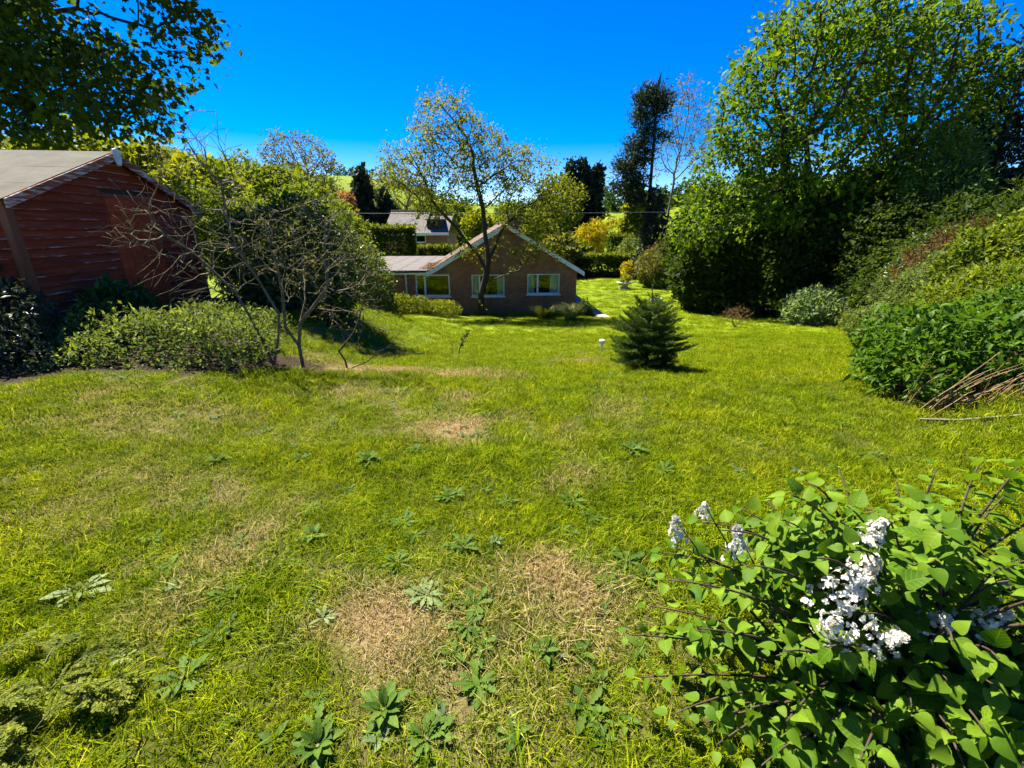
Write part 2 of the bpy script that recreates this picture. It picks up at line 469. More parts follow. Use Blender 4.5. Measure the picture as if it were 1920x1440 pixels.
xs = np.concatenate([-np.geomspace(14, 600, 46)[::-1], np.arange(-13.8, -4, .2), np.arange(-4, 5.01, .1), np.arange(5.2, 18, .2), np.geomspace(18.2, 600, 44)])
ys = np.concatenate([-np.geomspace(1, 60, 14)[::-1], np.arange(-.8, 8, .1), np.arange(8, 30, .2), np.geomspace(30.3, 900, 90)])
gx, gy = np.meshgrid(xs, ys)
gz = H(gx, gy)
nx, ny = len(xs), len(ys)
ii = (np.arange(ny - 1)[:, None] * nx + np.arange(nx - 1)[None, :]).ravel()
gme = make_mesh('lawn', np.stack([gx, gy, gz], -1).reshape(-1, 3), [np.stack([ii, ii + 1, ii + nx + 1, ii + nx], 1)], True)
for nm, fn in (('dry', dryness), ('soil', soilness), ('thatch_shade', lambda a, b: .8 * (1 - sstep(5, 15, b)))):
    at = gme.attributes.new(nm, 'FLOAT', 'POINT'); at.data.foreach_set('value', fn(gx, gy).ravel().astype(np.float32))
m, n, l, p = nt('lawn_ground')
geo = n.new('ShaderNodeNewGeometry'); pos = geo.outputs['Position']
a1 = n.new('ShaderNodeAttribute'); a1.attribute_name = 'dry'; a2 = n.new('ShaderNodeAttribute'); a2.attribute_name = 'soil'
f1 = noise(n, l, 1.1, 6, .7, pos); f2 = noise(n, l, 45, 4, .7, pos); f3 = noise(n, l, .12, 5, .6, pos)
green = ramp(n, l, f1, [(.3, (.096, .155, .002)), (.55, (.146, .208, .003)), (.75, (.198, .242, .005))])
green = mixc(n, l, .8, green, ramp(n, l, f2, [(.3, (.45, .5, .5)), (.65, (1.25, 1.2, 1.1))]), 'MULTIPLY')
green = mixc(n, l, .5, green, ramp(n, l, f3, [(.35, (.75, .85, .8)), (.65, (1.2, 1.1, 1.0))]), 'MULTIPLY')
straw = ramp(n, l, f2, [(.3, (.13, .090, .042)), (.7, (.30, .22, .11))])
soil = ramp(n, l, f2, [(.3, (.022, .016, .009)), (.7, (.055, .038, .022))])
a3 = n.new('ShaderNodeAttribute'); a3.attribute_name = 'thatch_shade'
green = mixc(n, l, a3.outputs['Fac'], green, ramp(n, l, f2, [(.3, (.016, .020, .004)), (.7, (.062, .060, .014))]))  # near ground darkened: thatch colour with the shade between blades painted in
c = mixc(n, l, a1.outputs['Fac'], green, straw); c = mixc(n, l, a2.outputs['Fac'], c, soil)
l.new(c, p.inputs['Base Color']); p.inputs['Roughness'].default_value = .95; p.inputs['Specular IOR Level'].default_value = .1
b = n.new('ShaderNodeBump'); b.inputs['Strength'].default_value = .9; b.inputs['Distance'].default_value = .03
l.new(noise(n, l, 30, 5, .75, pos), b.inputs['Height']); l.new(b.outputs[0], p.inputs['Normal'])
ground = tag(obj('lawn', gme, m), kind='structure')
ground['label'] = 'sunlit rough lawn running down to the bungalow'

# ---- grass: tufts of real blades scattered over the lawn
def tuft_mesh(name, nb, rad, hmin, hmax, lean, width, seed, mat):
    rng = np.random.default_rng(seed); V = []; Q = []; T = []
    for i in range(nb):
        a = rng.uniform(0, 6.28); r0 = rad * math.sqrt(rng.random()); p0 = np.array([r0 * math.cos(a), r0 * math.sin(a), -.004])
        az = rng.uniform(0, 6.28); d = np.array([math.cos(az), math.sin(az), 0]); side = np.array([-d[1], d[0], 0])
        tw = rng.uniform(-.9, .9); side = side * math.cos(tw) + d * math.sin(tw)
        h = rng.uniform(hmin, hmax); ln = lean * rng.uniform(.2, 1.5); w = width * rng.uniform(.6, 1.3)
        k = len(V); kink = rng.normal(0, .25, 2)
        for j, s_ in enumerate((0, .4, .75, 1.0)):
            q = p0 + np.array([0, 0, h]) * (s_ - .38 * ln * s_ * s_) + d * h * ln * s_ ** 1.7 + side * h * kink[0] * s_ * s_
            q[2] = max(q[2], -.004 + .25 * s_ * h * .3)
            ww = w * (1 - s_ ** 1.6) + .0002
            if j < 3: V += [q - side * ww / 2, q + side * ww / 2]
            else: V += [q]
        Q += [(k, k + 1, k + 3, k + 2), (k + 2, k + 3, k + 5, k + 4)]; T += [(k + 4, k + 5, k + 6)]
    me = make_mesh(name, np.array(V), [np.array(Q), np.array(T)]); me.materials.append(mat); return me

gm, n, l, p = nt('grass_blades')
geo = n.new('ShaderNodeNewGeometry'); at = n.new('ShaderNodeAttribute'); at.attribute_type = 'INSTANCER'; at.attribute_name = 'dry'
rnd = geo.outputs['Random Per Island']
gcol = ramp(n, l, rnd, [(0, (.050, .098, .002)), (.4, (.150, .222, .003)), (.8, (.255, .312, .005)), (1, (.40, .38, .05))])
scol = ramp(n, l, rnd, [(0, (.20, .145, .055)), (.4, (.36, .27, .12)), (.75, (.48, .38, .20)), (.9, (.40, .33, .14)), (1, (.12, .16, .02))])
gcol = mixc(n, l, .7, gcol, ramp(n, l, noise(n, l, .8, 4, .6, geo.outputs['Position']), [(.3, (.72, .84, .8)), (.7, (1.3, 1.14, 1.0))]), 'MULTIPLY')
gcol = mixc(n, l, .8, gcol, ramp(n, l, noise(n, l, 6, 3, .6, geo.outputs['Position']), [(.32, (.42, .50, .5)), (.68, (1.42, 1.34, 1.2))]), 'MULTIPLY')
add = n.new('ShaderNodeMath'); add.operation = 'MULTIPLY_ADD'; l.new(rnd, add.inputs[0]); add.inputs[1].default_value = .5; l.new(at.outputs['Fac'], add.inputs[2])
st = n.new('ShaderNodeMapRange'); st.inputs['From Min'].default_value = .60; st.inputs['From Max'].default_value = .98; l.new(add.outputs[0], st.inputs['Value'])
c = mixc(n, l, st.outputs[0], gcol, scol)
l.new(c, p.inputs['Base Color']); p.inputs['Roughness'].default_value = .65; p.inputs['Specular IOR Level'].default_value = .03
tr = n.new('ShaderNodeBsdfTranslucent'); l.new(mixc(n, l, 1.0, c, (1.2, 1.12, .6), 'MULTIPLY'), tr.inputs['Color'])
mx = n.new('ShaderNodeMixShader'); mx.inputs[0].default_value = .38
l.new(p.outputs[0], mx.inputs[1]); l.new(tr.outputs[0], mx.inputs[2]); l.new(mx.outputs[0], n['Material Output'].inputs['Surface'])

tufts = []
for i in range(7):
    tufts.append(bpy.data.objects.new('grass_tuft', tuft_mesh('grass_tuft', 72, .10, .018, .058, [.5, .9, 1.1, .7, 1.25, .9, 1.4][i], .0042, 100 + i, gm)))

def zone(y0, y1, dens, sc, xa, xb, seed):
    rng = np.random.default_rng(seed); W_ = max(xb(y1) - xa(y1), xb(y0) - xa(y0)); A = W_ * (y1 - y0)
    m_ = int(A * dens); y = rng.uniform(y0, y1, m_); lo = min(xa(y1), xa(y0)); x = rng.uniform(lo, lo + W_, m_)
    k = (x > xa(y)) & (x < xb(y)); x, y = x[k], y[k]
    so = soilness(x, y); d = dryness(x, y)
    keep = (rng.random(len(x)) > so * 1.15) & (rng.random(len(x)) > np.clip(d - .7, 0, 1) * .15)
    hx = (x > -9.2) & (x < 4.1) & (y > 25.0) & (y < 39); keep &= ~hx
    keep &= ~((x < -5.7) & (y > 5.5) & (y < 10))
    x, y, d = x[keep], y[keep], d[keep]
    s = sc * rng.uniform(.6, 1.35, len(x)) * (.8 + .7 * vnoise(x, y, .6, 51)) * (1 - .18 * np.clip(d, 0, 1))
    return x, y, s, d
Z = [zone(-.4, 3.2, 250, 1.0, lambda y: -1.5 * y - 1.2, lambda y: 1.5 * y + 1.2, 1),
     zone(3.2, 8.0, 115, 1.15, lambda y: -1.25 * y - 1.2, lambda y: 1.15 * y + 1.0, 2),
     zone(8.0, 16, 42, 1.35, lambda y: -.55 * y - 1, lambda y: .9 * y + 1, 3),
     zone(16, 30, 13, 1.8, lambda y: -10 + 0 * y, lambda y: 16 + 0 * y, 4),
     zone(30, 46, 5, 2.2, lambda y: 0 + 0 * y, lambda y: 17 + 0 * y, 5)]
x = np.concatenate([z[0] for z in Z]); y = np.concatenate([z[1] for z in Z]); s = np.concatenate([z[2] for z in Z]); d = np.concatenate([z[3] for z in Z])
pm = bpy.data.meshes.new('grass'); pm.vertices.add(len(x)); pm.vertices.foreach_set('co', np.stack([x, y, H(x, y)], 1).astype(np.float32).ravel())
for nm, v in (('dry', d), ('size', s), ('turn', RNG.uniform(0, 6.28, len(x)))):
    a_ = pm.attributes.new(nm, 'FLOAT', 'POINT'); a_.data.foreach_set('value', v.astype(np.float32))
grass = bpy.data.objects.new('grass', pm); link(grass)
tag(grass, 'short green grass with straw coloured blades covering the lawn', 'grass', kind='stuff')
ng = bpy.data.node_groups.new('grass_scatter', 'GeometryNodeTree')
ng.interface.new_socket('Geometry', in_out='INPUT', socket_type='NodeSocketGeometry'); ng.interface.new_socket('Geometry', in_out='OUTPUT', socket_type='NodeSocketGeometry')
gn = ng.nodes; gl = ng.links
gi = gn.new('NodeGroupInput'); go = gn.new('NodeGroupOutput')
g2i = gn.new('GeometryNodeGeometryToInstance')
for t_ in tufts:
    oi = gn.new('GeometryNodeObjectInfo'); oi.inputs['Object'].default_value = t_; oi.inputs['As Instance'].default_value = True
    gl.new(oi.outputs['Geometry'], g2i.inputs[0])
m2p = gn.new('GeometryNodeMeshToPoints'); gl.new(gi.outputs[0], m2p.inputs['Mesh'])
iop = gn.new('GeometryNodeInstanceOnPoints'); gl.new(m2p.outputs[0], iop.inputs['Points']); gl.new(g2i.outputs[0], iop.inputs['Instance'])
iop.inputs['Pick Instance'].default_value = True
def nattr(nm):
    q = gn.new('GeometryNodeInputNamedAttribute'); q.data_type = 'FLOAT'; q.inputs['Name'].default_value = nm; return q.outputs[0]
cx = gn.new('ShaderNodeCombineXYZ'); gl.new(nattr('turn'), cx.inputs[2])
e2r = gn.new('FunctionNodeEulerToRotation'); gl.new(cx.outputs[0], e2r.inputs[0]); gl.new(e2r.outputs[0], iop.inputs['Rotation'])
gl.new(nattr('size'), iop.inputs['Scale']); gl.new(iop.outputs[0], go.inputs[0])
md = grass.modifiers.new('scatter', 'NODES'); md.node_group = ng
# ------------------------------------------------------------------ more materials for the buildings
def painted_board(name, base, worn, amount, seed=0.0):
    m, n, l, p = nt(name)
    tc = n.new('ShaderNodeTexCoord'); oi = n.new('ShaderNodeObjectInfo')
    mp = n.new('ShaderNodeMapping'); mp.inputs['Scale'].default_value = (.35, 1, 5); l.new(tc.outputs['Object'], mp.inputs['Vector'])
    cmb = n.new('ShaderNodeCombineXYZ'); l.new(oi.outputs['Random'], cmb.inputs[0]); 
    sc = n.new('ShaderNodeVectorMath'); sc.operation = 'MULTIPLY_ADD'; l.new(cmb.outputs[0], sc.inputs[0]); sc.inputs[1].default_value = (37, 11, 5); l.new(mp.outputs[0], sc.inputs[2])
    f = noise(n, l, 3.0, 6, .65, sc.outputs[0])
    c = ramp(n, l, f, [(.3, tuple(v * .62 for v in base)), (.7, tuple(v * 1.25 for v in base))])
    c = mixc(n, l, .6, c, ramp(n, l, oi.outputs['Random'], [(0, (.75, .75, .78)), (1, (1.2, 1.15, 1.1))]), 'MULTIPLY')
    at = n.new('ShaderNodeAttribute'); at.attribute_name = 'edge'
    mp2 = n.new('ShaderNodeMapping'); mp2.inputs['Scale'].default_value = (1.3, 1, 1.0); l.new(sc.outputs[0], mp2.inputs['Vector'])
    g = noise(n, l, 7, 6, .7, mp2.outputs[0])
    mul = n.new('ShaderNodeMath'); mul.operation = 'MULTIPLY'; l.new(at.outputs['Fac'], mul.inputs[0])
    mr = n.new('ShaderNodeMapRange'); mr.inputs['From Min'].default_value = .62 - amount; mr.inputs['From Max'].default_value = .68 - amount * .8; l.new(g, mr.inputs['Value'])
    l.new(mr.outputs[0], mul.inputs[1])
    c = mixc(n, l, mul.outputs[0], c, worn)  # pale wear tone; on board lips it also paints a highlight
    l.new(c, p.inputs['Base Color']); p.inputs['Roughness'].default_value = .75; p.inputs['Specular IOR Level'].default_value = .06
    b = n.new('ShaderNodeBump'); b.inputs['Strength'].default_value = .04; b.inputs['Distance'].default_value = .003
    l.new(f, b.inputs['Height']); l.new(b.outputs[0], p.inputs['Normal'])
    return m
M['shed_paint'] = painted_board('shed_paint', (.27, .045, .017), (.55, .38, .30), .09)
M['door_paint'] = painted_board('door_paint', (.40, .062, .020), (.45, .34, .30), .0)
M['barge_paint'] = painted_board('barge_paint', (.26, .075, .045), (.58, .48, .41), .13)
M['trim_wood'] = plain('trim_wood', (.26, .075, .025), (.13, .04, .016), 12, .6, .3, stretch=(1, 1, .1))
M['white_wood'] = plain('white_wood', (.72, .71, .69), (.5, .48, .45), 9, .6, .2)
M['felt'] = plain('felt', (.135, .130, .108), (.090, .088, .072), 2.5, .95, .35, 160, spec=.1)
M['white_paint'] = plain('white_paint', (.78, .79, .78), (.62, .63, .62), 3, .4)
M['iron'] = plain('iron', (.03, .03, .03), (.06, .04, .03), 30, .5, metallic=.6)

def set_edge(me, vals):
    a = me.attributes.new('edge', 'FLOAT', 'POINT'); a.data.foreach_set('value', np.asarray(vals, np.float32))

# ------------------------------------------------------------------ garden shed
shed = thing('garden_shed', 'weathered dark red timber garden shed with grey felt roof', 'shed', (-6.10, 5.76, .14), R(95.94))
SW, SE, SA, SD = 3.89, 1.80, 2.52, 3.3; SL = (SA - SE) / (SW / 2)
core = MB(); core.prism([(0.01, .02, 0), (SW - .01, .02, 0), (SW - .01, .02, SE - .02), (SW / 2, .02, SA - .03), (0.01, .02, SE - .02)], (0, SD - .04, 0))
core.build('wall_frame', M['stem_brown'], shed)
p_ = .117
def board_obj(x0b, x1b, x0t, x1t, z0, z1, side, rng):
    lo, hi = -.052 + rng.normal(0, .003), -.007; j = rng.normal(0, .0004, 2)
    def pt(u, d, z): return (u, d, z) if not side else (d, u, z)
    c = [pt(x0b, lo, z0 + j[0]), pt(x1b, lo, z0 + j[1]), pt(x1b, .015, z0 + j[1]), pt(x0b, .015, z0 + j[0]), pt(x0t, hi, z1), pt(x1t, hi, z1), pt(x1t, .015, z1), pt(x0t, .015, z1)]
    # lip strip at the lower edge: worn paint and a painted highlight sit there
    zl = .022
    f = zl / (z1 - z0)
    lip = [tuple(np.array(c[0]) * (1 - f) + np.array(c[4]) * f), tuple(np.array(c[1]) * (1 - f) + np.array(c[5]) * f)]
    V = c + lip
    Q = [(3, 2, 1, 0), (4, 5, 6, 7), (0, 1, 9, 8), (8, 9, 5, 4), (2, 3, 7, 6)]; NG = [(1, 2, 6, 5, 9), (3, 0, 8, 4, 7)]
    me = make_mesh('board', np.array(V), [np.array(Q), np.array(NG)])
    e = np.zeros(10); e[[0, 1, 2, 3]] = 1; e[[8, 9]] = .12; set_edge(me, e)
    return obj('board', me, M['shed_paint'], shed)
rb = np.random.default_rng(5)
DX0, DX1, DZ = 1.62, 2.72, 1.90
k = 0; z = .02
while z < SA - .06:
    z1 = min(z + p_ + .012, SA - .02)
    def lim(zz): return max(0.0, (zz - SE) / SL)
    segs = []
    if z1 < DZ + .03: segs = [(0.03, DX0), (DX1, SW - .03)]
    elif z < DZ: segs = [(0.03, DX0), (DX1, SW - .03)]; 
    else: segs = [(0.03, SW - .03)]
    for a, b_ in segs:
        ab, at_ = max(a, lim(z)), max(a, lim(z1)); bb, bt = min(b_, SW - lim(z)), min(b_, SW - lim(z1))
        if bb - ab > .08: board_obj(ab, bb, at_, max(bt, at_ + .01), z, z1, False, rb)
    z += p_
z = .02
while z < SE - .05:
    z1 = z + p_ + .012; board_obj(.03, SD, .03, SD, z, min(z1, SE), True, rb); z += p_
for (x0, x1, y0, y1) in ((-.060, .05, -.064, .02), (SW - .05, SW + .03, -.064, .02)):
    MB().box(x0, x1, y0, y1, 0, SE - .02).build('corner_trim', M['trim_wood'], shed)
# the door, plank by plank
door = MB().box(DX0 + .01, DX1 - .01, -.004, .012, .04, DZ - .03).build('door', M['door_paint'], shed)
npl = 8; wp = (DX1 - DX0 - .02) / npl
for i in range(npl):
    x0 = DX0 + .01 + i * wp; dd = rb.normal(0, .0015)
    me = MB().box(x0 + .006, x0 + wp - .006, -.046 + dd, -.006, .05 + rb.normal(0, .004), DZ - .03).mesh('plank')
    set_edge(me, np.zeros(8)); obj('plank', me, M['door_paint'], door)
MB().box(DX0 - .04, DX1 + .06, -.066, -.030, DZ - .028, DZ + .035).build('door_head_trim', M['barge_paint'], shed)
MB().box(DX0 - .035, DX0 + .004, -.034, -.012, .03, DZ - .03).build('door_jamb', M['shed_paint'], shed)
h_ = MB(); h_.box(DX1 - .16, DX1 + .10, -.066, -.050, .98, 1.03); h_.tube([(DX1 + .02, -.05, 1.005), (DX1 + .02, -.075, .99), (DX1 + .02, -.05, .96)], [.008] * 3, 6)
h_.build('hasp', M['iron'], door)
# roof slopes: two overlapping felt strips each, verge boards and the finial
roof = MB()
ov = .14
def slope_pts(u, left, off):      # u: 0 ridge .. 1 eave
    xr = SW / 2; x_ = xr - u * (SW / 2 + .13) if left else xr + u * (SW / 2 + .13)
    return x_, SA + .02 - abs(x_ - xr) * SL + off
for left in (True, False):
    a = slope_pts(0, left, 0); b_ = slope_pts(1, left, 0)
    roof.hexa([(a[0], -ov, a[1] - .03), (b_[0], -ov, b_[1] - .03), (b_[0], SD + .1, b_[1] - .03), (a[0], SD + .1, a[1] - .03),
               (a[0], -ov, a[1]), (b_[0], -ov, b_[1]), (b_[0], SD + .1, b_[1]), (a[0], SD + .1, a[1])])
ro = roof.build('roof', M['stem_brown'], shed)
rr_ = np.random.default_rng(8)
for left in (True, False):
    for u0, u1, off in ((.0, .40, .005), (.37, .74, .003), (.71, 1.015, .001)):
        fb = MB(); nn_ = 14; V = []
        for i in range(nn_ + 1):
            y_ = -ov - .012 + (SD + .12 + ov) * i / nn_
            for u in (u0, (u0 + u1) / 2, u1):
                x_, z_ = slope_pts(u, left, off + rr_.normal(0, .0008)); V.append((x_, y_, z_ + .004))
        q = [(i * 3 + j, i * 3 + j + 1, i * 3 + j + 4, i * 3 + j + 3) for i in range(nn_) for j in range(2)]
        nv = len(V); V2 = [(a_, b2, c_ - .006) for a_, b2, c_ in V]
        per = [i * 3 for i in range(nn_ + 1)] + [nn_ * 3 + 1] + [i * 3 + 2 for i in range(nn_, -1, -1)] + [1]
        side = [(per[i], per[(i + 1) % len(per)], nv + per[(i + 1) % len(per)], nv + per[i]) for i in range(len(per))]
        fb.add(V + V2, q + side + [tuple(nv + v for v in f[::-1]) for f in q]); fb.build('felt_strip', M['felt'], ro)
for left in (True, False):
    a = slope_pts(0.005, left, -.01); b_ = slope_pts(1.0, left, -.01)
    y0, y1 = -ov - .034, -ov - .006; n_ = 10; V = []
    for i in range(n_ + 1):
        t_ = i / n_; x_ = a[0] * (1 - t_) + b_[0] * t_; z_ = a[1] * (1 - t_) + b_[1] * t_
        V += [(x_, y0, z_ - .10), (x_, y0, z_ + .005), (x_, y1, z_ + .005), (x_, y1, z_ - .10)]
    Q = [(i * 4 + j, i * 4 + (j + 1) % 4, i * 4 + 4 + (j + 1) % 4, i * 4 + 4 + j) for i in range(n_) for j in range(4)] + [(0, 1, 2, 3), (n_ * 4 + 3, n_ * 4 + 2, n_ * 4 + 1, n_ * 4)]
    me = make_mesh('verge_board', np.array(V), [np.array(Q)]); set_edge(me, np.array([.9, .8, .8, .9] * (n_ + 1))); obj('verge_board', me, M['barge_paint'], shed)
xr = SW / 2
MB().prism([(xr - .075, -ov - .062, SA + .05), (xr - .075, -ov - .062, SA - .06), (xr - .035, -ov - .062, SA - .17), (xr + .035, -ov - .062, SA - .17), (xr + .075, -ov - .062, SA - .06), (xr + .075, -ov - .062, SA + .05), (xr, -ov - .062, SA + .075)], (0, .026, 0)).build('finial', M['white_wood'], shed)

# ------------------------------------------------------------------ brick and roof materials
def brickmat(name, c1, c2, mortar, scale=1.0):
    m, n, l, p = nt(name)
    tc = n.new('ShaderNodeTexCoord'); mp = n.new('ShaderNodeMapping'); mp.inputs['Rotation'].default_value = (R(90), 0, 0); l.new(tc.outputs['Object'], mp.inputs['Vector'])
    bt = n.new('ShaderNodeTexBrick'); l.new(mp.outputs[0], bt.inputs['Vector'])
    bt.inputs['Scale'].default_value = scale; bt.inputs['Brick Width'].default_value = .225; bt.inputs['Row Height'].default_value = .075; bt.inputs['Mortar Size'].default_value = .008
    bt.inputs['Color1'].default_value = (*c1, 1); bt.inputs['Color2'].default_value = (*c2, 1); bt.inputs['Mortar'].default_value = (*mortar, 1)
    c = mixc(n, l, .8, bt.outputs['Color'], ramp(n, l, noise(n, l, 1.2, 6, .7, tc.outputs['Object']), [(.3, (.55, .52, .5)), (.7, (1.3, 1.25, 1.2))]), 'MULTIPLY')
    l.new(c, p.inputs['Base Color']); p.inputs['Roughness'].default_value = .85
    b = n.new('ShaderNodeBump'); b.inputs['Strength'].default_value = .6; b.inputs['Distance'].default_value = .01; b.invert = True
    l.new(bt.outputs['Fac'], b.inputs['Height']); l.new(b.outputs[0], p.inputs['Normal'])
    return m
M['brick'] = brickmat('brick', (.36, .135, .050), (.24, .085, .036), (.24, .17, .11))
M['brick_red'] = brickmat('brick_red', (.30, .10, .06), (.22, .075, .045), (.2, .16, .13))
def tilemat(name, c1, c2, rowh, w):
    m, n, l, p = nt(name)
    uv = n.new('ShaderNodeUVMap'); uv.uv_map = 'slope'
    bt = n.new('ShaderNodeTexBrick'); l.new(uv.outputs[0], bt.inputs['Vector']); bt.inputs['Scale'].default_value = 1
    bt.inputs['Brick Width'].default_value = w; bt.inputs['Row Height'].default_value = rowh; bt.inputs['Mortar Size'].default_value = .02
    bt.inputs['Color1'].default_value = (*c1, 1); bt.inputs['Color2'].default_value = (*c2, 1); bt.inputs['Mortar'].default_value = (*[v * .45 for v in c2], 1)
    tc = n.new('ShaderNodeTexCoord')
    c = mixc(n, l, .85, bt.outputs['Color'], ramp(n, l, noise(n, l, 1.0, 8, .75, tc.outputs['Object']), [(.32, (.5, .5, .52)), (.5, (1, 1, 1)), (.7, (1.35, 1.3, 1.2))]), 'MULTIPLY')
    l.new(c, p.inputs['Base Color']); p.inputs['Roughness'].default_value = .9
    b = n.new('ShaderNodeBump'); b.inputs['Strength'].default_value = .8; b.inputs['Distance'].default_value = .03; b.invert = True
    l.new(bt.outputs['Fac'], b.inputs['Height']); l.new(b.outputs[0], p.inputs['Normal'])
    return m
M['tile_brown'] = tilemat('tile_brown', (.14, .08, .05), (.09, .052, .034), .30, .26)
M['tile_grey'] = tilemat('tile_grey', (.17, .155, .14), (.115, .105, .095), .22, .20)
M['flat_felt'] = plain('flat_felt', (.125, .108, .105), (.088, .076, .076), 1.3, .85, .3, 40)
m, n, l, p = nt('glass')
gl_ = n.new('ShaderNodeBsdfGlossy'); gl_.inputs['Roughness'].default_value = .02; gl_.inputs['Color'].default_value = (.92, .95, .95, 1)
tp = n.new('ShaderNodeBsdfTransparent'); tp.inputs['Color'].default_value = (.82, .9, .86, 1)
fr = n.new('ShaderNodeLayerWeight'); fr.inputs['Blend'].default_value = .3
pw = n.new('ShaderNodeMath'); pw.operation = 'MULTIPLY_ADD'; l.new(fr.outputs['Facing'], pw.inputs[0]); pw.inputs[1].default_value = .35; pw.inputs[2].default_value = .03
mx = n.new('ShaderNodeMixShader'); l.new(pw.outputs[0], mx.inputs[0]); l.new(tp.outputs[0], mx.inputs[1]); l.new(gl_.outputs[0], mx.inputs[2]); l.new(mx.outputs[0], n['Material Output'].inputs['Surface'])
M['glass'] = m
M['room'] = plain('room', (.09, .085, .06), (.06, .055, .04), 1, .9)
M['curtain'] = plain('curtain', (.62, .64, .52), (.52, .54, .42), 2, .9, stretch=(14, 14, .3))

def slab_uv(mb_pts_top, thick, name, mat, parent, uvw, uvh):
    """a roof slope: four top corners (eave a, eave b, ridge b, ridge a)"""
    a = np.array(mb_pts_top, float); nrm = np.cross(a[1] - a[0], a[3] - a[0]); nrm /= np.linalg.norm(nrm)
    if nrm[2] < 0: nrm = -nrm
    b = a - nrm * thick
    V = np.vstack([b, a]); Q = [(3, 2, 1, 0), (4, 5, 6, 7), (0, 1, 5, 4), (1, 2, 6, 5), (2, 3, 7, 6), (3, 0, 4, 7)]
    me = make_mesh(name, V, [np.array(Q)])
    uvl = me.uv_layers.new(name='slope'); uvs = {0: (0, 0), 1: (uvw, 0), 2: (uvw, uvh), 3: (0, uvh)}
    for lp in me.loops: uvl.data[lp.index].uv = uvs[lp.vertex_index % 4]
    return obj(name, me, mat, parent)

def wall_boxes(mb, x0, x1, z0, z1, y0, y1, holes):
    xs_ = sorted({x0, x1, *[h[0] for h in holes], *[h[1] for h in holes]}); zs_ = sorted({z0, z1, *[h[2] for h in holes], *[h[3] for h in holes]})
    for i in range(len(xs_) - 1):
        for j in range(len(zs_) - 1):
            cx_, cz_ = (xs_[i] + xs_[i + 1]) / 2, (zs_[j] + zs_[j + 1]) / 2
            if any(h[0] < cx_ < h[1] and h[2] < cz_ < h[3] for h in holes): continue
            mb.box(xs_[i], xs_[i + 1], y0, y1, zs_[j], zs_[j + 1])

def window(parent, x0, x1, z0, z1, mull, curtains=(), depth=.0):
    w = .065; f = MB(); y0, y1 = .03 + depth, .10 + depth
    f.box(x0, x1, y0, y1, z1 - w, z1); f.box(x0, x1, y0, y1, z0, z0 + w); f.box(x0, x0 + w, y0, y1, z0 + w, z1 - w); f.box(x1 - w, x1, y0, y1, z0 + w, z1 - w)
    xm = x0 + (x1 - x0) * mull
    f.box(xm - .05, xm + .05, y0 - .003, y1, z0 + w, z1 - w)
    fr_ = f.build('window_frame', M['white_paint'], parent)
    for a, b_ in ((x0 + w, xm - .05), (xm + .05, x1 - w)):
        MB().box(a, b_, y0 + .03, y0 + .036, z0 + w, z1 - w).build('pane', M['glass'], fr_)
    MB().box(x0 - .06, x1 + .06, -.09, y0 - .002, z0 - .075, z0 - .004).build('sill', M['white_paint'], fr_)
    for a, b_ in curtains:
        V = []; nf = 24
        for i in range(nf + 1):
            t_ = i / nf; yy = .22 + .025 * math.sin(t_ * 22); V += [(a + (b_ - a) * t_, yy, z0 - .1), (a + (b_ - a) * t_, yy, z1 + .05)]
        Q = [(2 * i, 2 * i + 2, 2 * i + 3, 2 * i + 1) for i in range(nf)]
        obj('curtain', make_mesh('curtain', np.array(V), [np.array(Q)], True), M['curtain'], fr_)

# ------------------------------------------------------------------ bungalow
bung = thing('brick_bungalow', 'brown brick bungalow with white gable verges at the foot of the lawn', 'house', (-.33, 25.5, -3.08), R(4))
holes = [(-5.0, -3.13, 1.0, 2.17), (-1.92, -.09, .98, 2.15), (1.19, 3.03, 1.06, 2.17)]
w_ = MB(); wall_boxes(w_, -8.8, 3.98, -.6, 2.30, 0, .28, holes)
w_.prism([(-4.02, 0, 2.30), (3.98, 0, 2.30), (0, 0, 4.62)], (0, .28, 0))
w_.box(3.70, 3.98, .28, 12, -.6, 2.3); w_.box(-8.8, -8.5, .28, 11.8, -.6, 2.3)
w_.prism([(-4.02, 11.7, 2.3), (3.98, 11.7, 2.3), (0, 11.7, 4.62)], (0, .28, 0)); w_.box(-8.5, 3.7, 11.7, 11.98, -.6, 2.3)
w_.build('wall', M['brick'], bung)
rm = MB(); rm.box(-8.45, 3.65, 3.6, 3.7, -.2, 2.28); rm.box(-2.55, -2.45, .3, 3.6, -.2, 2.28); rm.box(.4, .5, .3, 3.6, -.2, 2.28); rm.box(-8.45, 3.65, .3, 3.6, -.1, -.05); rm.box(-8.45, 3.65, .3, 3.6, 2.22, 2.26)
rm.build('inner_wall', M['room'], bung)
window(bung, *holes[0], .27); window(bung, *holes[1], .24, [(-1.85, -1.5), (-.5, -.15)]); window(bung, *holes[2], .32, [(1.25, 1.62), (2.5, 2.98)])
pitch = (4.87 - 2.36) / 4.32
rl = math.hypot(4.32, 2.51)
roofL = slab_uv([(-4.32, -.22, 2.36), (-4.32, 12.2, 2.36), (0, 12.2, 4.87), (0, -.22, 4.87)], .12, 'roof', M['tile_brown'], bung, 12.4, rl)
roofR = slab_uv([(4.32, 12.2, 2.36), (4.32, -.22, 2.36), (0.0, -.22, 4.87), (0.0, 12.2, 4.87)], .12, 'roof', M['tile_brown'], bung, 12.4, rl)
rt = MB()
for i in range(28):
    y_ = -.24 + i * .445; rt.tube([(0, y_, 4.83), (0, y_ + .435, 4.83 + (.004 if i % 2 else 0))], [.12, .115], 10)
rt.build('ridge_tiles', M['tile_brown'], roofL, True)
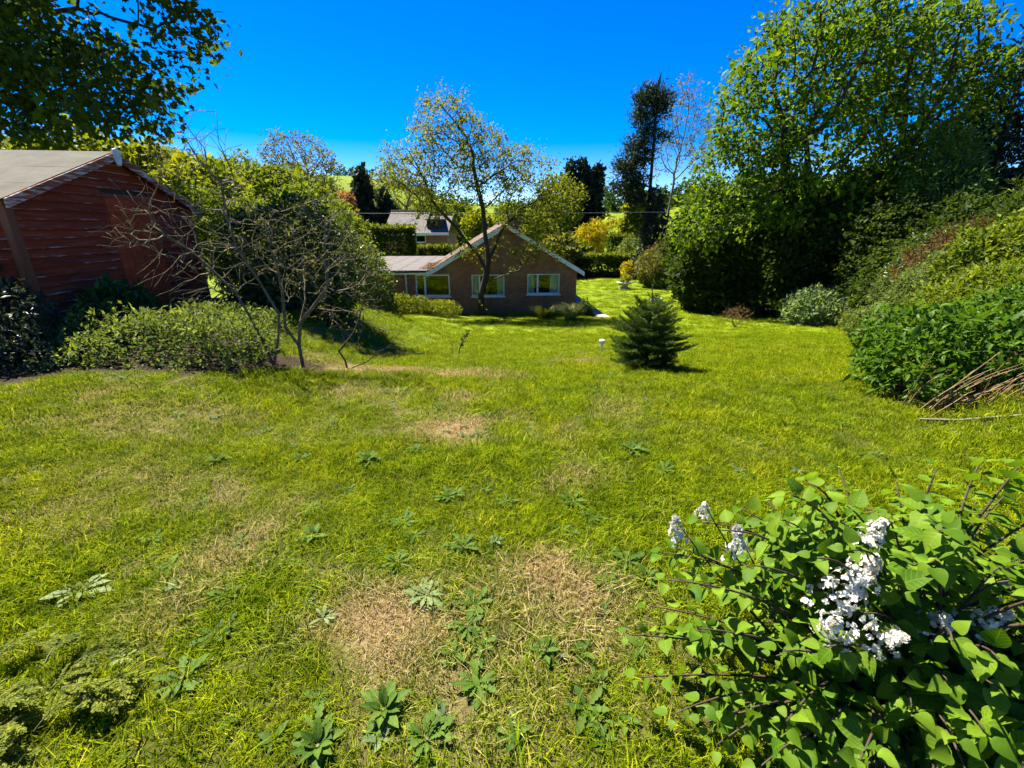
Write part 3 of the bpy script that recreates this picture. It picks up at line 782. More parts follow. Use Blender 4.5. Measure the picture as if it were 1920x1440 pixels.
for s_ in (-1, 1):
    d_ = np.array([4.36 * s_, 0, -2.53]); q = np.array([0, -.262, 4.84])
    MB().hexa([q + (0, 0, -.26), q + d_ + (0, 0, -.26), q + d_ + (0, .036, -.26), q + (0, .036, -.26), q + (0, 0, -.02), q + d_ + (0, 0, -.02), q + d_ + (0, .036, -.02), q + (0, .036, -.02)]).build('verge_board', M['white_paint'], bung)
fl = MB(); fl.box(-9.1, -4.18, -.26, 12.1, 2.30, 2.44); flo = fl.build('flat_roof', M['flat_felt'], bung)
for i in range(5):
    x_ = -8.9 + i * 1.02; MB().box(x_, x_ + .035, -.25, 12.0, 2.438, 2.452).build('felt_seam', M['flat_felt'], flo)
MB().box(-9.12, -4.30, -.30, -.264, 2.20, 2.42).build('fascia', M['white_paint'], bung)
MB().tube([(-9.1, -.36, 2.37), (-4.34, -.36, 2.37)], [.055, .055], 8).build('gutter', M['iron'], bung, True)
MB().tube([(-5.5, -.34, 2.33), (-5.5, -.08, 2.10), (-5.5, -.07, 0)], [.042] * 3, 8).build('downpipe', M['white_paint'], bung, True)
MB().box(-7.6, -6.7, -.035, -.004, 0, 2.0).build('door', M['trim_wood'], bung)
ch = MB(); ch.box(.55, 1.55, 8.0, 8.7, 3.6, 5.35); ch.box(.50, 1.60, 7.95, 8.75, 5.35, 5.45)
cho = ch.build('chimney', M['brick_red'], roofR)
for x_ in (.8, 1.3): MB().tube([(x_, 8.35, 5.44), (x_, 8.35, 5.75)], [.12, .10], 10).build('chimney_pot', M['tile_brown'], cho, True)
rl_ = np.random.default_rng(77); nL = 900
pp = np.stack([rl_.normal(-4.25, .22, nL), rl_.uniform(-.2, 4.5, nL), np.zeros(nL)], 1); pp[:, 2] = np.maximum(2.455, 2.37 + (pp[:, 0] + 4.32) * pitch + .02) + rl_.random(nL) * .05
tag(obj('dead_leaves', cloud_mesh('dead_leaves', pp, rl_.normal(0, 1, (nL, 3)) * (1, 1, .2), rl_.normal(0, .4, (nL, 3)) + (0, 0, 1), rl_.uniform(.05, .11, nL), 'broad', M['brownleaf']), None, flo), kind='stuff')

# ------------------------------------------------------------------ house behind
h2 = thing('distant_house', 'distant house with mottled grey tiled roof behind the hedge', 'house', (-9.6, 50, -3.4), R(-2))
# local: x -4.2 .. 2.9, eave z 4.35, ridge z 6.55
w2 = MB(); wall_boxes(w2, -3.9, 2.7, -.5, 4.25, 0, .3, [(-.65, .45, 3.35, 4.2)]); w2.box(-3.9, -3.6, .3, 7, -.5, 4.25); w2.box(2.4, 2.7, .3, 7, -.5, 4.25)
w2.prism([(-3.9, .3, 4.25), (-3.9, 7, 4.25), (-3.9, 3.6, 6.4)], (.3, 0, 0)); w2.build('wall', M['brick'], h2)
r2 = slab_uv([(-4.05, -.35, 4.32), (.35, -.35, 4.32), (.35, 3.65, 6.60), (-4.05, 3.65, 6.60)], .12, 'roof', M['tile_grey'], h2, 4.4, 4.6)
slab_uv([(.352, -.35, 4.318), (2.95, -.35, 4.318), (2.95, 3.2, 6.1), (.352, 3.2, 6.1)], .12, 'roof', M['tile_grey'], h2, 2.6, 4.2)
slab_uv([(2.95, 7.6, 4.32), (-4.05, 7.6, 4.32), (-4.05, 3.66, 6.60), (2.95, 3.66, 6.60)], .12, 'roof', M['tile_grey'], h2, 7, 4.6)
MB().tube([(-4.06, 3.65, 6.6), (.36, 3.65, 6.6)], [.11, .11], 8).build('ridge_tiles', M['tile_brown'], r2, True)
MB().box(-4.08, 2.97, -.41, -.36, 4.10, 4.30).build('fascia', M['white_paint'], h2)
dm = MB(); dm.box(.55, 2.1, .5, 2.6, 4.7, 5.62); dmo = dm.build('dormer', M['tile_brown'], h2)
MB().box(.42, 2.25, .35, 2.8, 5.622, 5.74).build('dormer_roof', M['flat_felt'], dmo)
MB().box(.66, 2.0, .485, .497, 4.95, 5.55).build('dormer_pane', M['glass'], dmo)
MB().box(1.0, 1.6, 2.3, 2.5, 5.75, 5.95).build('roof_light', M['iron'], dmo)
f2_ = MB(); x0, x1, z0, z1 = -.65, .45, 3.35, 4.1
f2_.box(x0, x1, .02, .1, z1 - .08, z1); f2_.box(x0, x1, -.04, .1, z0, z0 + .1); f2_.box(x0, x0 + .08, .02, .1, z0 + .1, z1 - .08); f2_.box(x1 - .08, x1, .02, .1, z0 + .1, z1 - .08)
fo = f2_.build('window_frame', M['white_paint'], h2); MB().box(x0 + .08, x1 - .08, .05, .06, z0 + .1, z1 - .08).build('pane', M['glass'], fo)
MB().box(-3.5, 2.3, .9, 1.0, 0, 4.2).build('inner_wall', M['room'], h2)
# ------------------------------------------------------------------ far hills: wood and hedgerows
rng = np.random.default_rng(61); lob = []
for i in range(240):
    x_ = rng.uniform(-95, -16); y_ = rng.uniform(48, 112)
    if x_ > -26 and y_ < 75: continue
    r_ = rng.uniform(1.8, 3.6); lob.append(((x_, y_, Hs(x_, y_) + r_ * .7), (r_, r_, r_ * rng.uniform(.8, 1.2))))
p, nn = lobes_surface(lob, 26000, rng, .1, .2)
P_, F_, N_, S_ = clusters(p, nn, 3, .55, rng, spread=.6)
tag(obj('hillside_wood', cloud_mesh('hillside_wood', P_, F_, N_, S_, 'broad', M['hill'])), 'bright green wood covering the hillside beyond the shed', 'wood', kind='stuff')
lob = []
for i in range(70):
    x_ = -70 + i * 2.6 + rng.normal(0, .5); y_ = 196 + rng.normal(0, 2.5); r_ = rng.uniform(.9, 2.0); lob.append(((x_, y_, Hs(x_, y_) + r_ * .6), (r_ * 1.5, r_, r_)))
for i in range(26):
    x_ = 26 + i * 2.2; y_ = 175 + rng.normal(0, 8); r_ = rng.uniform(2, 4.2); lob.append(((x_, y_, Hs(x_, y_) + r_ * .8), (r_, r_, r_)))
p, nn = lobes_surface(lob, 9000, rng, .1, .2); P_, F_, N_, S_ = clusters(p, nn, 2, .8, rng, spread=.6)
tag(obj('far_hedgerow', cloud_mesh('far_hedgerow', P_, F_, N_, S_, 'broad', M['hedge'])), 'dark hedgerow along the crest of the far green field', 'hedgerow', kind='stuff')

def field_tree(label, x_, y_, top, r_, mat, seed, shape='broad', size=.5, ncl=1500, group='trees on the slope behind the houses'):
    z0 = Hs(x_, y_); h_ = top - z0
    rg = np.random.default_rng(seed); lobes = []
    for i in range(6):
        a = rg.uniform(0, 6.28); rr = r_ * rg.uniform(.2, .55); q = r_ * rg.uniform(.5, .7)
        lobes.append(((x_ + rr * math.cos(a), y_ + rr * math.sin(a), z0 + h_ * rg.uniform(.45, .85) - q * .2), (q, q, min(q, h_ * .3))))
    lobes.append(((x_, y_, top - r_ * .5), (r_ * .6, r_ * .6, r_ * .5)))
    t = thing('field_tree', label, 'tree', (x_, y_, z0), group=group)
    foliage(t, 'crown', lobes, ncl, 3, size, shape, M[mat], rg, (x_, y_, z0), lump=.25)
    MB().tube([(0, 0, -.2), (.1, 0, h_ * .4), (0, .1, h_ * .7)], [r_ * .07, r_ * .05, r_ * .02], 7).build('trunk', M['bark'], t, True)
    return t
for i, (x_, y_, top, r_, mat, lab) in enumerate([
    (6.2, 70, 8.6, 3.6, 'hill', 'broad green tree just left of the tall dark cypress'),
    (-4.5, 66, 3.2, 2.8, 'yellowgreen', 'yellow green tree seen through the open branches left of the bungalow ridge'),
    (-.5, 74, 4.6, 3.2, 'hill', 'rounded green tree directly behind the bungalow ridge'),
    (2.6, 58, 3.0, 2.5, 'yellowgreen', 'yellowish tree above the right slope of the bungalow roof'),
    (-8.5, 78, 5.0, 3.6, 'hill', 'green tree behind the right end of the distant grey roof'),
    (-14.5, 86, 6.0, 4.2, 'hill', 'green tree behind the middle of the distant grey roof'),
    (15.6, 62, 6.6, 1.4, 'yellowgreen', 'light green tree beside the tall pine on the field edge'),
    (18.5, 66, 5.0, 2.0, 'hill', 'mid green tree low behind the tall pine'),
    (4.6, 46, .2, 1.9, 'oliv', 'olive green tree right of the bungalow roof verge'),
    (6.6, 49, -.2, 1.5, 'hill', 'small green tree left of the golden shrub'),
    (-22.5, 58, 3.5, 2.8, 'hill', 'green tree at the left of the dark conifers')]):
    field_tree(lab, x_, y_, top, r_, mat, 300 + i, size=.42, ncl=1300)

def column(name, label, x_, y_, top, r_, mat, seed, taper=1.0, size=.3, ncl=1800, shape='spray', spires=1, group=None, cat='tree'):
    z0 = Hs(x_, y_); h_ = top - z0; rg = np.random.default_rng(seed); lobes = []
    for s_ in range(spires):
        ox = (s_ - (spires - 1) / 2) * r_ * .75; hh = h_ * (1 - .07 * abs(s_ - .6))
        nl = 9
        for i in range(nl):
            f = i / (nl - 1); rr = r_ * (1 - f * .92) ** taper * (.75 if spires > 1 else 1) + .05 * r_
            lobes.append(((x_ + ox * (.4 + .6 * f) + rg.normal(0, .06 * r_), y_ + rg.normal(0, .06 * r_), z0 + hh * (.06 + .92 * f)), (rr, rr, h_ / nl * .85)))
    t = thing(name, label, cat, (x_, y_, z0), group=group)
    foliage(t, 'crown', lobes, ncl, 3, size, shape, M[mat], rg, (x_, y_, z0), lump=.22, up=.2, droop=-.25)
    MB().tube([(0, 0, -.2), (0, 0, h_ * .9)], [r_ * .12, r_ * .02], 7).build('trunk', M['bark_dark'], t, True)
    return t
column('cypress', 'tall dark many spired cypress standing behind the bungalow', 10.9, 75, 10.3, 2.5, 'conifer', 401, .5, spires=3, ncl=4200, size=.55, shape='broad')
column('conifer', 'dark blue green conifer left of the distant house', -18.6, 60, 7.8, 2.3, 'conifer', 402, .8, ncl=3600, size=.5, shape='broad')
column('conifer', 'shorter dark conifer touching the distant house roof', -16.4, 62, 5.6, 2.2, 'conifer', 403, .8, ncl=3200, size=.5, shape='broad')
column('ivy_column', 'ivy covered dark column of growth under the tall pine', 13.2, 44, 4.6, 1.35, 'ivy', 404, .35, ncl=2600, size=.2, shape='broad', cat='ivy')
column('conifer', 'very dark conifer at the right edge behind the big tree', 23.8, 24.5, 9.4, 3.4, 'conifer', 405, .6, ncl=6500, size=.3)
column('conifer', 'grey green cypress in front of the dark edge conifer', 18.6, 21.2, 5.4, 2.5, 'fir', 406, .55, ncl=6500, size=.22)
column('conifer', 'dark evergreen rising behind the right bank', 16.2, 14.6, 3.0, 2.0, 'dark', 407, .5, ncl=4500, size=.2)

# bare and half bare trees in the distance
def limbs(base, pts): return [(-1, [(base[0], base[1], Hs(base[0], base[1]))] + pts)]
tree('round_crowned_tree', 'round crowned half bare tree against the sky above the bushes', 'tree', (-29.7, 70), limbs((-29.7, 70), [(-29.6, 70, 1), (-29.6, 70, 3.5), (-29.5, 70, 5.8)]),
     [((-30.5, 70, 10.2), (5.0, 4, 3.9)), ((-26.8, 70, 8.8), (2.7, 3, 3.2)), ((-33, 70, 9.5), (2.4, 3, 2.8))], 900, .7, dict(k=4, size=.26, shape='broad', mat='oliv', spread=1.3, depth=3), 501, tip_r=.022, infl=5, bark='bark_grey', twigs=2, twig_len=.9)
tree('bare_tree', 'small bare tree rising behind the distant grey roof', 'tree', (-17.4, 78), limbs((-17.4, 78), [(-17.4, 78, 2), (-17.2, 78, 3.8)]),
     [((-18.5, 78, 7.2), (4.6, 3, 3.4)), ((-14.5, 78, 7.5), (2.5, 3, 2.2))], 420, .75, dict(k=3, size=.3, shape='broad', mat='oliv', spread=1.3, depth=2), 502, tip_r=.028, infl=5, bark='bark_grey', twigs=2, twig_len=.9)
tree('bare_tree', 'tall pale bare tree between the pine and the big leafy tree', 'tree', (16.2, 50), limbs((16.2, 50), [(16.2, 50, 0), (16.3, 50, 3), (16.5, 50, 5.5)]),
     [((16.8, 50, 11.2), (2.4, 2, 4)), ((15.6, 50, 8.5), (1.8, 1.6, 2.6)), ((18.4, 50, 9.4), (1.6, 1.6, 3))], 620, .55, dict(k=4, size=.16, shape='broad', mat='oliv', spread=1.3, depth=3), 503, tip_r=.013, infl=4, bark='bark_grey', twigs=2, twig_len=.7, up=.25)
tree('tall_pine', 'tall dark pine with bare trunk and clumped flat needles', 'tree', (12.7, 45), limbs((12.7, 45), [(12.75, 45, -1), (12.7, 45, 2), (12.75, 45, 5), (12.7, 45, 8), (12.65, 45, 10.4)]),
     [((12.3, 45, 12.0), (1.7, 1.3, .9)), ((11.5, 45, 10.6), (1.0, 1, .6)), ((11.0, 45, 8.3), (1.1, 1.1, .7)), ((10.6, 45, 6.6), (1.5, 1.2, .55)), ((10.5, 45, 5.0), (1.7, 1.2, .5)), ((13.5, 45, 9.2), (.6, .8, .4)), ((11.9, 45, 9.3), (1.0, 1, .6)), ((11.6, 45, 7.4), (1.2, 1, .6)), ((11.3, 45, 5.8), (1.2, 1, .5)), ((12.9, 45, 11.0), (.9, .9, .6)), ((11.6, 45, 4.0), (1.2, 1, .5))], 700, .33,
     dict(k=44, size=.36, shape='needle', mat='pine', spread=.85, depth=6, up=.2, droop=-.3, W=2.4), 504, tip_r=.024, infl=3, bark='bark_dark', shell=.2)
# pine twig: a pinkish tree far left of the distant house
field_tree('small pink leaved tree between green bushes and dark conifers', -18.6, 54, 5.0, 1.5, 'pink', 520, size=.3, ncl=700)

# ------------------------------------------------------------------ hedges and shrubs round the far lawn
def hedge(label, x0, x1, y0, y1, z1, mat, seed, ncl, size, shape='broad', name='clipped_hedge', group=None, top=None):
    cx_, cy_ = (x0 + x1) / 2, (y0 + y1) / 2; z0 = Hs(cx_, cy_); rg = np.random.default_rng(seed)
    t = thing(name, label, 'hedge', (cx_, cy_, z0), group=group)
    L = [((cx_, cy_, (z0 + z1) / 2), ((x1 - x0) / 2, (y1 - y0) / 2, (z1 - z0) / 2))]
    foliage(t, 'foliage', L, ncl, 3, size, shape, M[mat], rg, (cx_, cy_, z0), box=True, inner=.3, lump=.03)
    if top: foliage(t, 'new_growth', [((cx_, cy_, z1 + .02), ((x1 - x0) / 2, (y1 - y0) / 2, .10))], ncl // 3, 3, size, shape, M[top], rg, (cx_, cy_, z0), box=True, lump=.03)
    for i in range(max(2, int((x1 - x0) / .8))):
        xx = x0 + (i + .5) * (x1 - x0) / max(2, int((x1 - x0) / .8)) - cx_
        MB().tube([(xx, 0, -.1), (xx + .03, 0, (z1 - z0) * .5), (xx, .05, (z1 - z0) * .85)], [.04, .03, .01], 6).build('stem', M['stem_brown'], t, True)
    return t
hedge('long dark clipped hedge closing the far lawn', 5.6, 11.2, 45, 46.6, -1.15, 'hedge', 601, 3800, .16, top='hedge_light')
hedge('tall dark green clipped hedge in front of the distant house', -13.0, -8.9, 41.5, 43, 1.4, 'hedge', 602, 3600, .18, top='hedge_light')
hedge('low clipped hedge running right below the distant house window', -8.8, -5.6, 44, 45, -.35, 'hedge', 603, 1800, .17, top='hedge_light')
hedge('squared hedge block between golden shrub and pine', 12.3, 14.9, 58, 60, .4, 'hedge', 604, 1500, .2, top='hedge_light')
hedge('low hedge with pale new growth behind the clipped balls', 13.2, 15.9, 37, 38, -1.75, 'hedge', 605, 1300, .13, top='hedge_light')
def ball(label, x_, y_, r_, h_, mat, seed, ncl=700, size=.09):
    z0 = Hs(x_, y_)
    return shrub('clipped_ball', label, 'shrub', (x_, y_), [((x_, y_, z0 + h_ * .5), (r_, r_, h_ * .55))], ncl, 3, size, 'broad', mat, seed, nstem=2, lump=.03, inner=.3, group='clipped bushes along the far bed')
ball('left one of the two tan clipped balls by the far bed', 13.3, 36, .55, 1.05, 'box', 611)
ball('right one of the two tan clipped balls by the far bed', 14.45, 36, .55, 1.05, 'box', 612)
ball('rounded green bush left of the tan clipped balls', 11.7, 36.2, .8, 1.0, 'hedge', 613)
z0 = Hs(11.3, 37)
shrub('topiary_bush', 'tall olive rounded bush standing left of the clipped balls', 'shrub', (11.3, 37.2), [((11.3, 37.2, z0 + 1.5), (1.2, 1.1, 1.3)), ((11.6, 37.2, z0 + .7), (1.1, 1, .8))], 1500, 3, .14, 'broad', 'oliv', 614, nstem=3)
shrub('copper_shrub', 'copper brown leaved shrub below the tall pine', 'shrub', (13.7, 40.5), [((13.7, 40.5, -.7), (1.6, 1.3, 1.2)), ((14.7, 40.5, -1.4), (1.3, 1.2, 1.4))], 1500, 3, .16, 'broad', 'redbrown', 615, nstem=3)
shrub('golden_shrub', 'bright golden yellow shrub above the far hedge', 'shrub', (8.7, 52), [((8.7, 52, -.4), (1.5, 1.3, 1.9)), ((9.3, 52, .8), (1.0, 1, 1.4)), ((8.0, 52, .2), (1.0, 1, 1.2))], 1200, 3, .3, 'spray', 'gold', 616, nstem=3, droop=-.35)
shrub('golden_shrub', 'smaller golden shrub beside the green field', 'shrub', (15.2, 70), [((15.2, 70, 1.0), (1.7, 1.2, 1.4)), ((15.0, 70, -1), (1.2, 1, 1.4))], 600, 3, .34, 'spray', 'gold', 617, nstem=2, droop=-.35)
shrub('yellow_flowering_bush', 'small bush with yellow patch at the right end of the far hedge', 'shrub', (11.1, 43.5), [((11.1, 43.5, -2.3), (.7, .6, .9))], 350, 3, .16, 'broad', 'gold', 618, nstem=2)
shrub('dark_bush', 'dark bush joining far hedge and ivy column', 'shrub', (12.4, 42.8), [((12.4, 42.8, -1.9), (1.1, 1, 1.4)), ((13.4, 43, -1.2), (1.2, 1, 1.4))], 1200, 3, .17, 'broad', 'ivy', 619, nstem=3)
shrub('grey_green_bush', 'loose grey green bush right of the squared hedge block', 'shrub', (13.5, 52), [((13.5, 52, -1.3), (1.8, 1.2, 1.5))], 900, 3, .22, 'broad', 'shrub_mixed', 621, nstem=3)
shrub('small_upright_shrub', 'small upright green shrub on the far lawn', 'shrub', (11.1, 25.5), [((11.1, 25.5, -2.45), (.42, .4, .75)), ((11.35, 25.5, -2.15), (.35, .3, .65)), ((10.9, 25.5, -2.7), (.4, .4, .45))], 900, 3, .10, 'narrow', 'evergreen', 620, nstem=4, droop=-.3, W=1.4)
shrub('blue_green_shrub', 'rounded blue green shrub at the right lawn edge', 'shrub', (13.9, 20.2), [((13.5, 20.2, -2.0), (1.0, .9, .85)), ((14.6, 20.2, -1.95), (.95, .9, .8)), ((14.0, 20.0, -2.3), (1.1, .9, .6))], 2600, 4, .17, 'narrow', 'bluegreen', 622, nstem=5, droop=-.3, W=1.5)
shrub('small_yellow_plant', 'little yellow green plant beside the blue green shrub', 'plant', (13.3, 17.5), [((13.3, 17.5, -2.0), (.32, .3, .4))], 170, 4, .12, 'narrow', 'yellowgreen', 623, nstem=4, droop=-.3)
shrub('low_round_shrub', 'low round shrub behind the glossy shrub on the right', 'shrub', (11.6, 14.2), [((11.3, 14.2, -1.3), (.6, .5, .45)), ((12.2, 14.2, -1.1), (.8, .6, .55))], 1300, 4, .085, 'leaf', 'shrub_mixed', 624, nstem=4)

# dark growth under the big tree
shrub('dark_undergrowth', 'dark tall bushes under the left limbs of the big tree', 'shrub', (11.9, 26.4), [((11.2, 26.4, -.9), (1.9, 1.4, 2.0)), ((13.0, 26, .0), (2.2, 1.5, 2.8)), ((12.4, 25.4, -2.2), (1.6, 1, 1.0))], 7500, 3, .20, 'broad', 'dark', 631, nstem=5, stem_r=.03)
shrub('dark_undergrowth', 'dark tall bushes in front of the big trunk', 'shrub', (15.2, 24), [((14.9, 23.8, .0), (2.0, 1.5, 2.9)), ((16.5, 23, .4), (2.0, 1.5, 3.0)), ((15.0, 22.6, -2.2), (1.5, .9, .9))], 7500, 3, .19, 'broad', 'dark', 632, nstem=5, stem_r=.03)
shrub('dark_undergrowth', 'dark evergreen mass behind the low round shrub', 'shrub', (16.0, 19), [((16.2, 19.6, .1), (1.9, 1.5, 2.7)), ((15.0, 17.8, -.7), (1.5, 1.3, 1.7)), ((16.8, 17.6, .3), (1.8, 1.4, 2.2))], 5600, 3, .14, 'broad', 'dark', 633, nstem=5, stem_r=.03)
shrub('dark_undergrowth', 'tall dark growth closing the gap behind the big trunk', 'shrub', (17, 30), [((12.8, 30.5, .2), (2.6, 1.5, 3.3)), ((16.6, 30, .8), (3, 1.5, 3.8)), ((20.8, 28.5, 1.0), (3, 1.5, 4.0)), ((24.5, 27, 1.2), (3, 1.5, 4.0))], 9000, 3, .26, 'broad', 'dark', 635, nstem=5, stem_r=.04)
shrub('edge_shrub', 'small shrub at the foot of the dark bushes', 'shrub', (13.1, 24.2), [((13.0, 24.2, -2.5), (.5, .4, .7))], 420, 3, .12, 'broad', 'evergreen', 634, nstem=3)

# right hand bank
shrub('bank_shrub', 'sunlit yellow green shrub high on the bank at the right edge', 'shrub', (9.9, 9.2), [((9.8, 9.2, .75), (1.1, 1, .75)), ((10.8, 9.6, 1.15), (1.1, 1, .8)), ((9.5, 8.8, .0), (1.1, .9, .65))], 5200, 4, .10, 'leaf', 'bank', 641, nstem=6, lump=.3, W=1.3)
shrub('bank_shrub', 'light green shrub on the bank behind the glossy shrub', 'shrub', (8.1, 7.4), [((8.0, 7.4, .25), (.95, .9, .7)), ((8.9, 7.8, .4), (.9, .9, .7)), ((7.3, 7.0, -.1), (.7, .7, .5))], 4600, 4, .085, 'leaf', 'bank', 642, nstem=6, lump=.3)
shrub('bank_shrub', 'bramble like mixed green shrub along the middle of the bank', 'shrub', (11.0, 11.6), [((10.8, 11.4, -.1), (1.2, 1.0, .75)), ((11.9, 11.8, .5), (1.2, 1, .75)), ((10.3, 11.2, -.7), (.9, .9, .6))], 4200, 4, .09, 'leaf', 'shrub_mixed', 643, nstem=6, lump=.3)
shrub('brown_shrub', 'brownish twiggy shrub on the upper bank', 'shrub', (12.9, 13.6), [((12.8, 13.4, .55), (1.2, 1, .55)), ((13.9, 13.8, 1.1), (1.2, 1, .6)), ((12.2, 13.2, .1), (.8, .7, .5))], 2000, 4, .10, 'leaf', 'redbrown', 644, nstem=14, lump=.3)
shrub('bank_shrub', 'dark green shrub below the brown twiggy shrub', 'shrub', (13.4, 15.4), [((13.5, 15.4, -.6), (1.2, 1.1, 1.1)), ((14.8, 15.8, .3), (1.5, 1.2, 1.3))], 3400, 4, .11, 'leaf', 'evergreen', 645, nstem=6)
shrub('bank_shrub', 'green shrub filling the bank above the lawn edging', 'shrub', (6.9, 5.7), [((7.0, 5.8, .2), (.8, .8, .6)), ((7.9, 6.0, .4), (.9, .8, .7))], 3400, 4, .085, 'leaf', 'bank', 646, nstem=5, lump=.3)

# ------------------------------------------------------------------ the big leafy tree on the right
tree('big_leafy_tree', 'big spreading fresh green tree towering over the right side', 'tree', (15.9, 25.6),
     [(-1, [(15.9, 25.6, -3.1), (15.9, 25.5, -2), (15.8, 25.4, -.8), (15.6, 25.2, .4), (15.4, 25.1, 1.4)]), (4, [(14.6, 25, 2.4), (14.0, 25, 3.6), (13.6, 24.8, 4.8)]), (4, [(16.3, 24.9, 2.3), (17.4, 24.8, 3.3), (18.6, 24.7, 4.1)]), (4, [(15.3, 25.2, 2.6), (15.2, 25.3, 4.0)])],
     [((15.2, 25, 9.0), (4.6, 3.2, 2.6)), ((18.6, 25, 9.0), (3.6, 3.0, 2.6)), ((16.6, 24.8, 5.4), (5.6, 3.6, 2.6)), ((11.2, 25, 3.2), (2.4, 2.6, 3.0)), ((21.0, 25, 6.6), (2.3, 2.6, 3.4)), ((12.6, 25, 6.4), (2.9, 2.8, 2.6)), ((15.5, 23.6, 2.4), (4.6, 2.0, 1.6)), ((9.9, 25, 1.4), (1.2, 1.6, 1.6))],
     1650, .52, dict(k=46, size=.235, shape='leaf', mat='ash', spread=1.45, depth=2.2, droop=.25, W=1.3), 701, tip_r=.030, infl=3.5, bark='bark_dark', max_r=.5, power=.46, shell=.5)

# ------------------------------------------------------------------ tree in front of the bungalow
tree('open_crowned_tree', 'open crowned young leafed tree in front of the bungalow', 'tree', (-1.62, 24.2),
     [(-1, [(-1.62, 24.2, -3.1), (-1.66, 24.2, -2.5), (-1.66, 24.2, -1.9), (-1.5, 24.2, -1.3), (-1.32, 24.2, -.7), (-1.25, 24.2, -.1)]), (4, [(-1.75, 24.2, .2), (-2.3, 24.2, .8), (-2.8, 24.2, 1.5), (-3.3, 24.2, 2.0), (-4.0, 24.2, 2.8)]), (5, [(-1.3, 24.2, .6), (-1.4, 24.2, 1.4), (-1.45, 24.2, 2.4), (-1.7, 24.2, 3.4), (-1.9, 24.2, 4.4)]), (5, [(-.9, 24.2, .6), (-.6, 24.2, 1.3), (-.1, 24.2, 1.9)]), (3, [(-.9, 24.1, -1.0), (-.3, 24.0, -.8), (.4, 24, -.55)])],
     [((-3.3, 24.3, 6.1), (1.6, 1.4, 1.6)), ((-5.0, 24.3, 4.3), (1.8, 1.4, 1.0)), ((-1.8, 24.3, 4.6), (2.0, 1.7, 1.7)), ((.3, 24.3, 3.9), (2.0, 1.6, 1.4)), ((2.2, 24.3, 2.7), (1.4, 1.2, 1.1)), ((1.2, 24, .4), (1.7, .9, .7)), ((-2.6, 24, .3), (1.0, .7, .5)), ((-4.0, 24.3, 2.8), (1.4, 1.2, .8)), ((.8, 24.2, 1.9), (1.6, 1.2, .8))],
     1000, .26, dict(k=10, size=.105, shape='broad', mat='house_tree', spread=1.7, depth=3), 702, tip_r=.009, infl=2.5, bark='bark_dark', max_r=.21, power=.47, twigs=1, twig_len=.45)

# ------------------------------------------------------------------ left side: overhanging tree and bushes behind the shed
tree('overhanging_tree', 'dark leafy branches hanging over the shed from the upper left', 'tree', (-15.2, 13.4),
     [(-1, [(-15.2, 13.4, -.8), (-15.1, 13.4, 1), (-15.0, 13.3, 2.6), (-14.8, 13.2, 4)]), (3, [(-13.8, 12.9, 5.0), (-12.6, 12.7, 5.8), (-11.2, 12.6, 6.4)]), (3, [(-13.8, 12.9, 4.4), (-12.6, 12.7, 4.5)]), (3, [(-14.4, 13, 6), (-13.4, 12.9, 7.6)])],
     [((-11.0, 12.5, 5.5), (1.7, 1.3, 1.3)), ((-7.45, 12.5, 6.0), (.72, .9, 1.0)), ((-9.4, 12.5, 4.75), (1.45, 1.1, .9)), ((-12.2, 12.5, 4.2), (1.5, 1.2, .9)), ((-9.7, 12.5, 3.95), (1.3, 1, .45)), ((-8.3, 12.3, 4.0), (.5, .6, .4)), ((-10.2, 12.8, 8.4), (3.6, 1.5, 1.5)), ((-13.5, 13.2, 6.8), (2, 2, 2.2)), ((-8.0, 12.5, 7.2), (1.0, 1, .7)), ((-8.6, 12.4, 4.9), (.8, .8, .6))],
     1900, .28, dict(k=24, size=.14, shape='lobed', mat='sycamore', spread=1.7, depth=6, droop=.35), 703, tip_r=.009, infl=3, bark='bark_dark', max_r=.3, up=0.0)
shrub('yellow_green_bush', 'yellow green bush lit by the sun behind the shed ridge', 'shrub', (-10.8, 15.2), [((-9.6, 15.2, 1.9), (1.4, 1.1, 1.5)), ((-11.8, 15.6, 2.5), (1.7, 1.2, 1.6)), ((-8.3, 15, 1.0), (1.1, 1, 1.1)), ((-14, 16, 2.9), (2, 1.3, 1.6))], 4200, 3, .17, 'lobed', 'yellowgreen', 710, nstem=6, stem_r=.025)
shrub('laurel_bush', 'large glossy evergreen bush behind the bare twiggy shrubs', 'shrub', (-4.4, 9.6), [((-4.5, 9.6, .65), (1.05, 1.0, 1.0)), ((-4.7, 10, 1.5), (.75, .7, .65)), ((-3.85, 9.2, .25), (.6, .7, .6)), ((-5.3, 9.8, .9), (.7, .8, .9))], 2600, 4, .105, 'oval', 'evergreen', 711, nstem=9, stem_r=.03, lump=.35)
shrub('leafy_bush', 'mid green bush filling the space right of the glossy evergreen', 'shrub', (-5.6, 16.2), [((-5.4, 16, -.2), (1.1, 1, 1.3)), ((-6.4, 16.5, .6), (1.2, 1, 1.4)), ((-5.0, 15.8, -.9), (.8, .7, .6))], 2800, 4, .10, 'leaf', 'evergreen', 712, nstem=6, stem_r=.025)
shrub('leafy_bush', 'bright green bushy mass under the round crowned tree', 'shrub', (-14.6, 34), [((-15.6, 35, 2.6), (3.0, 2.2, 2.3)), ((-13.2, 34, .8), (2.6, 2, 2.4)), ((-17.8, 36, 2.6), (2.6, 2, 3.2)), ((-20.4, 36, 2.6), (2.6, 2, 2.4))], 5200, 3, .26, 'broad', 'hill', 713, nstem=4, stem_r=.06)
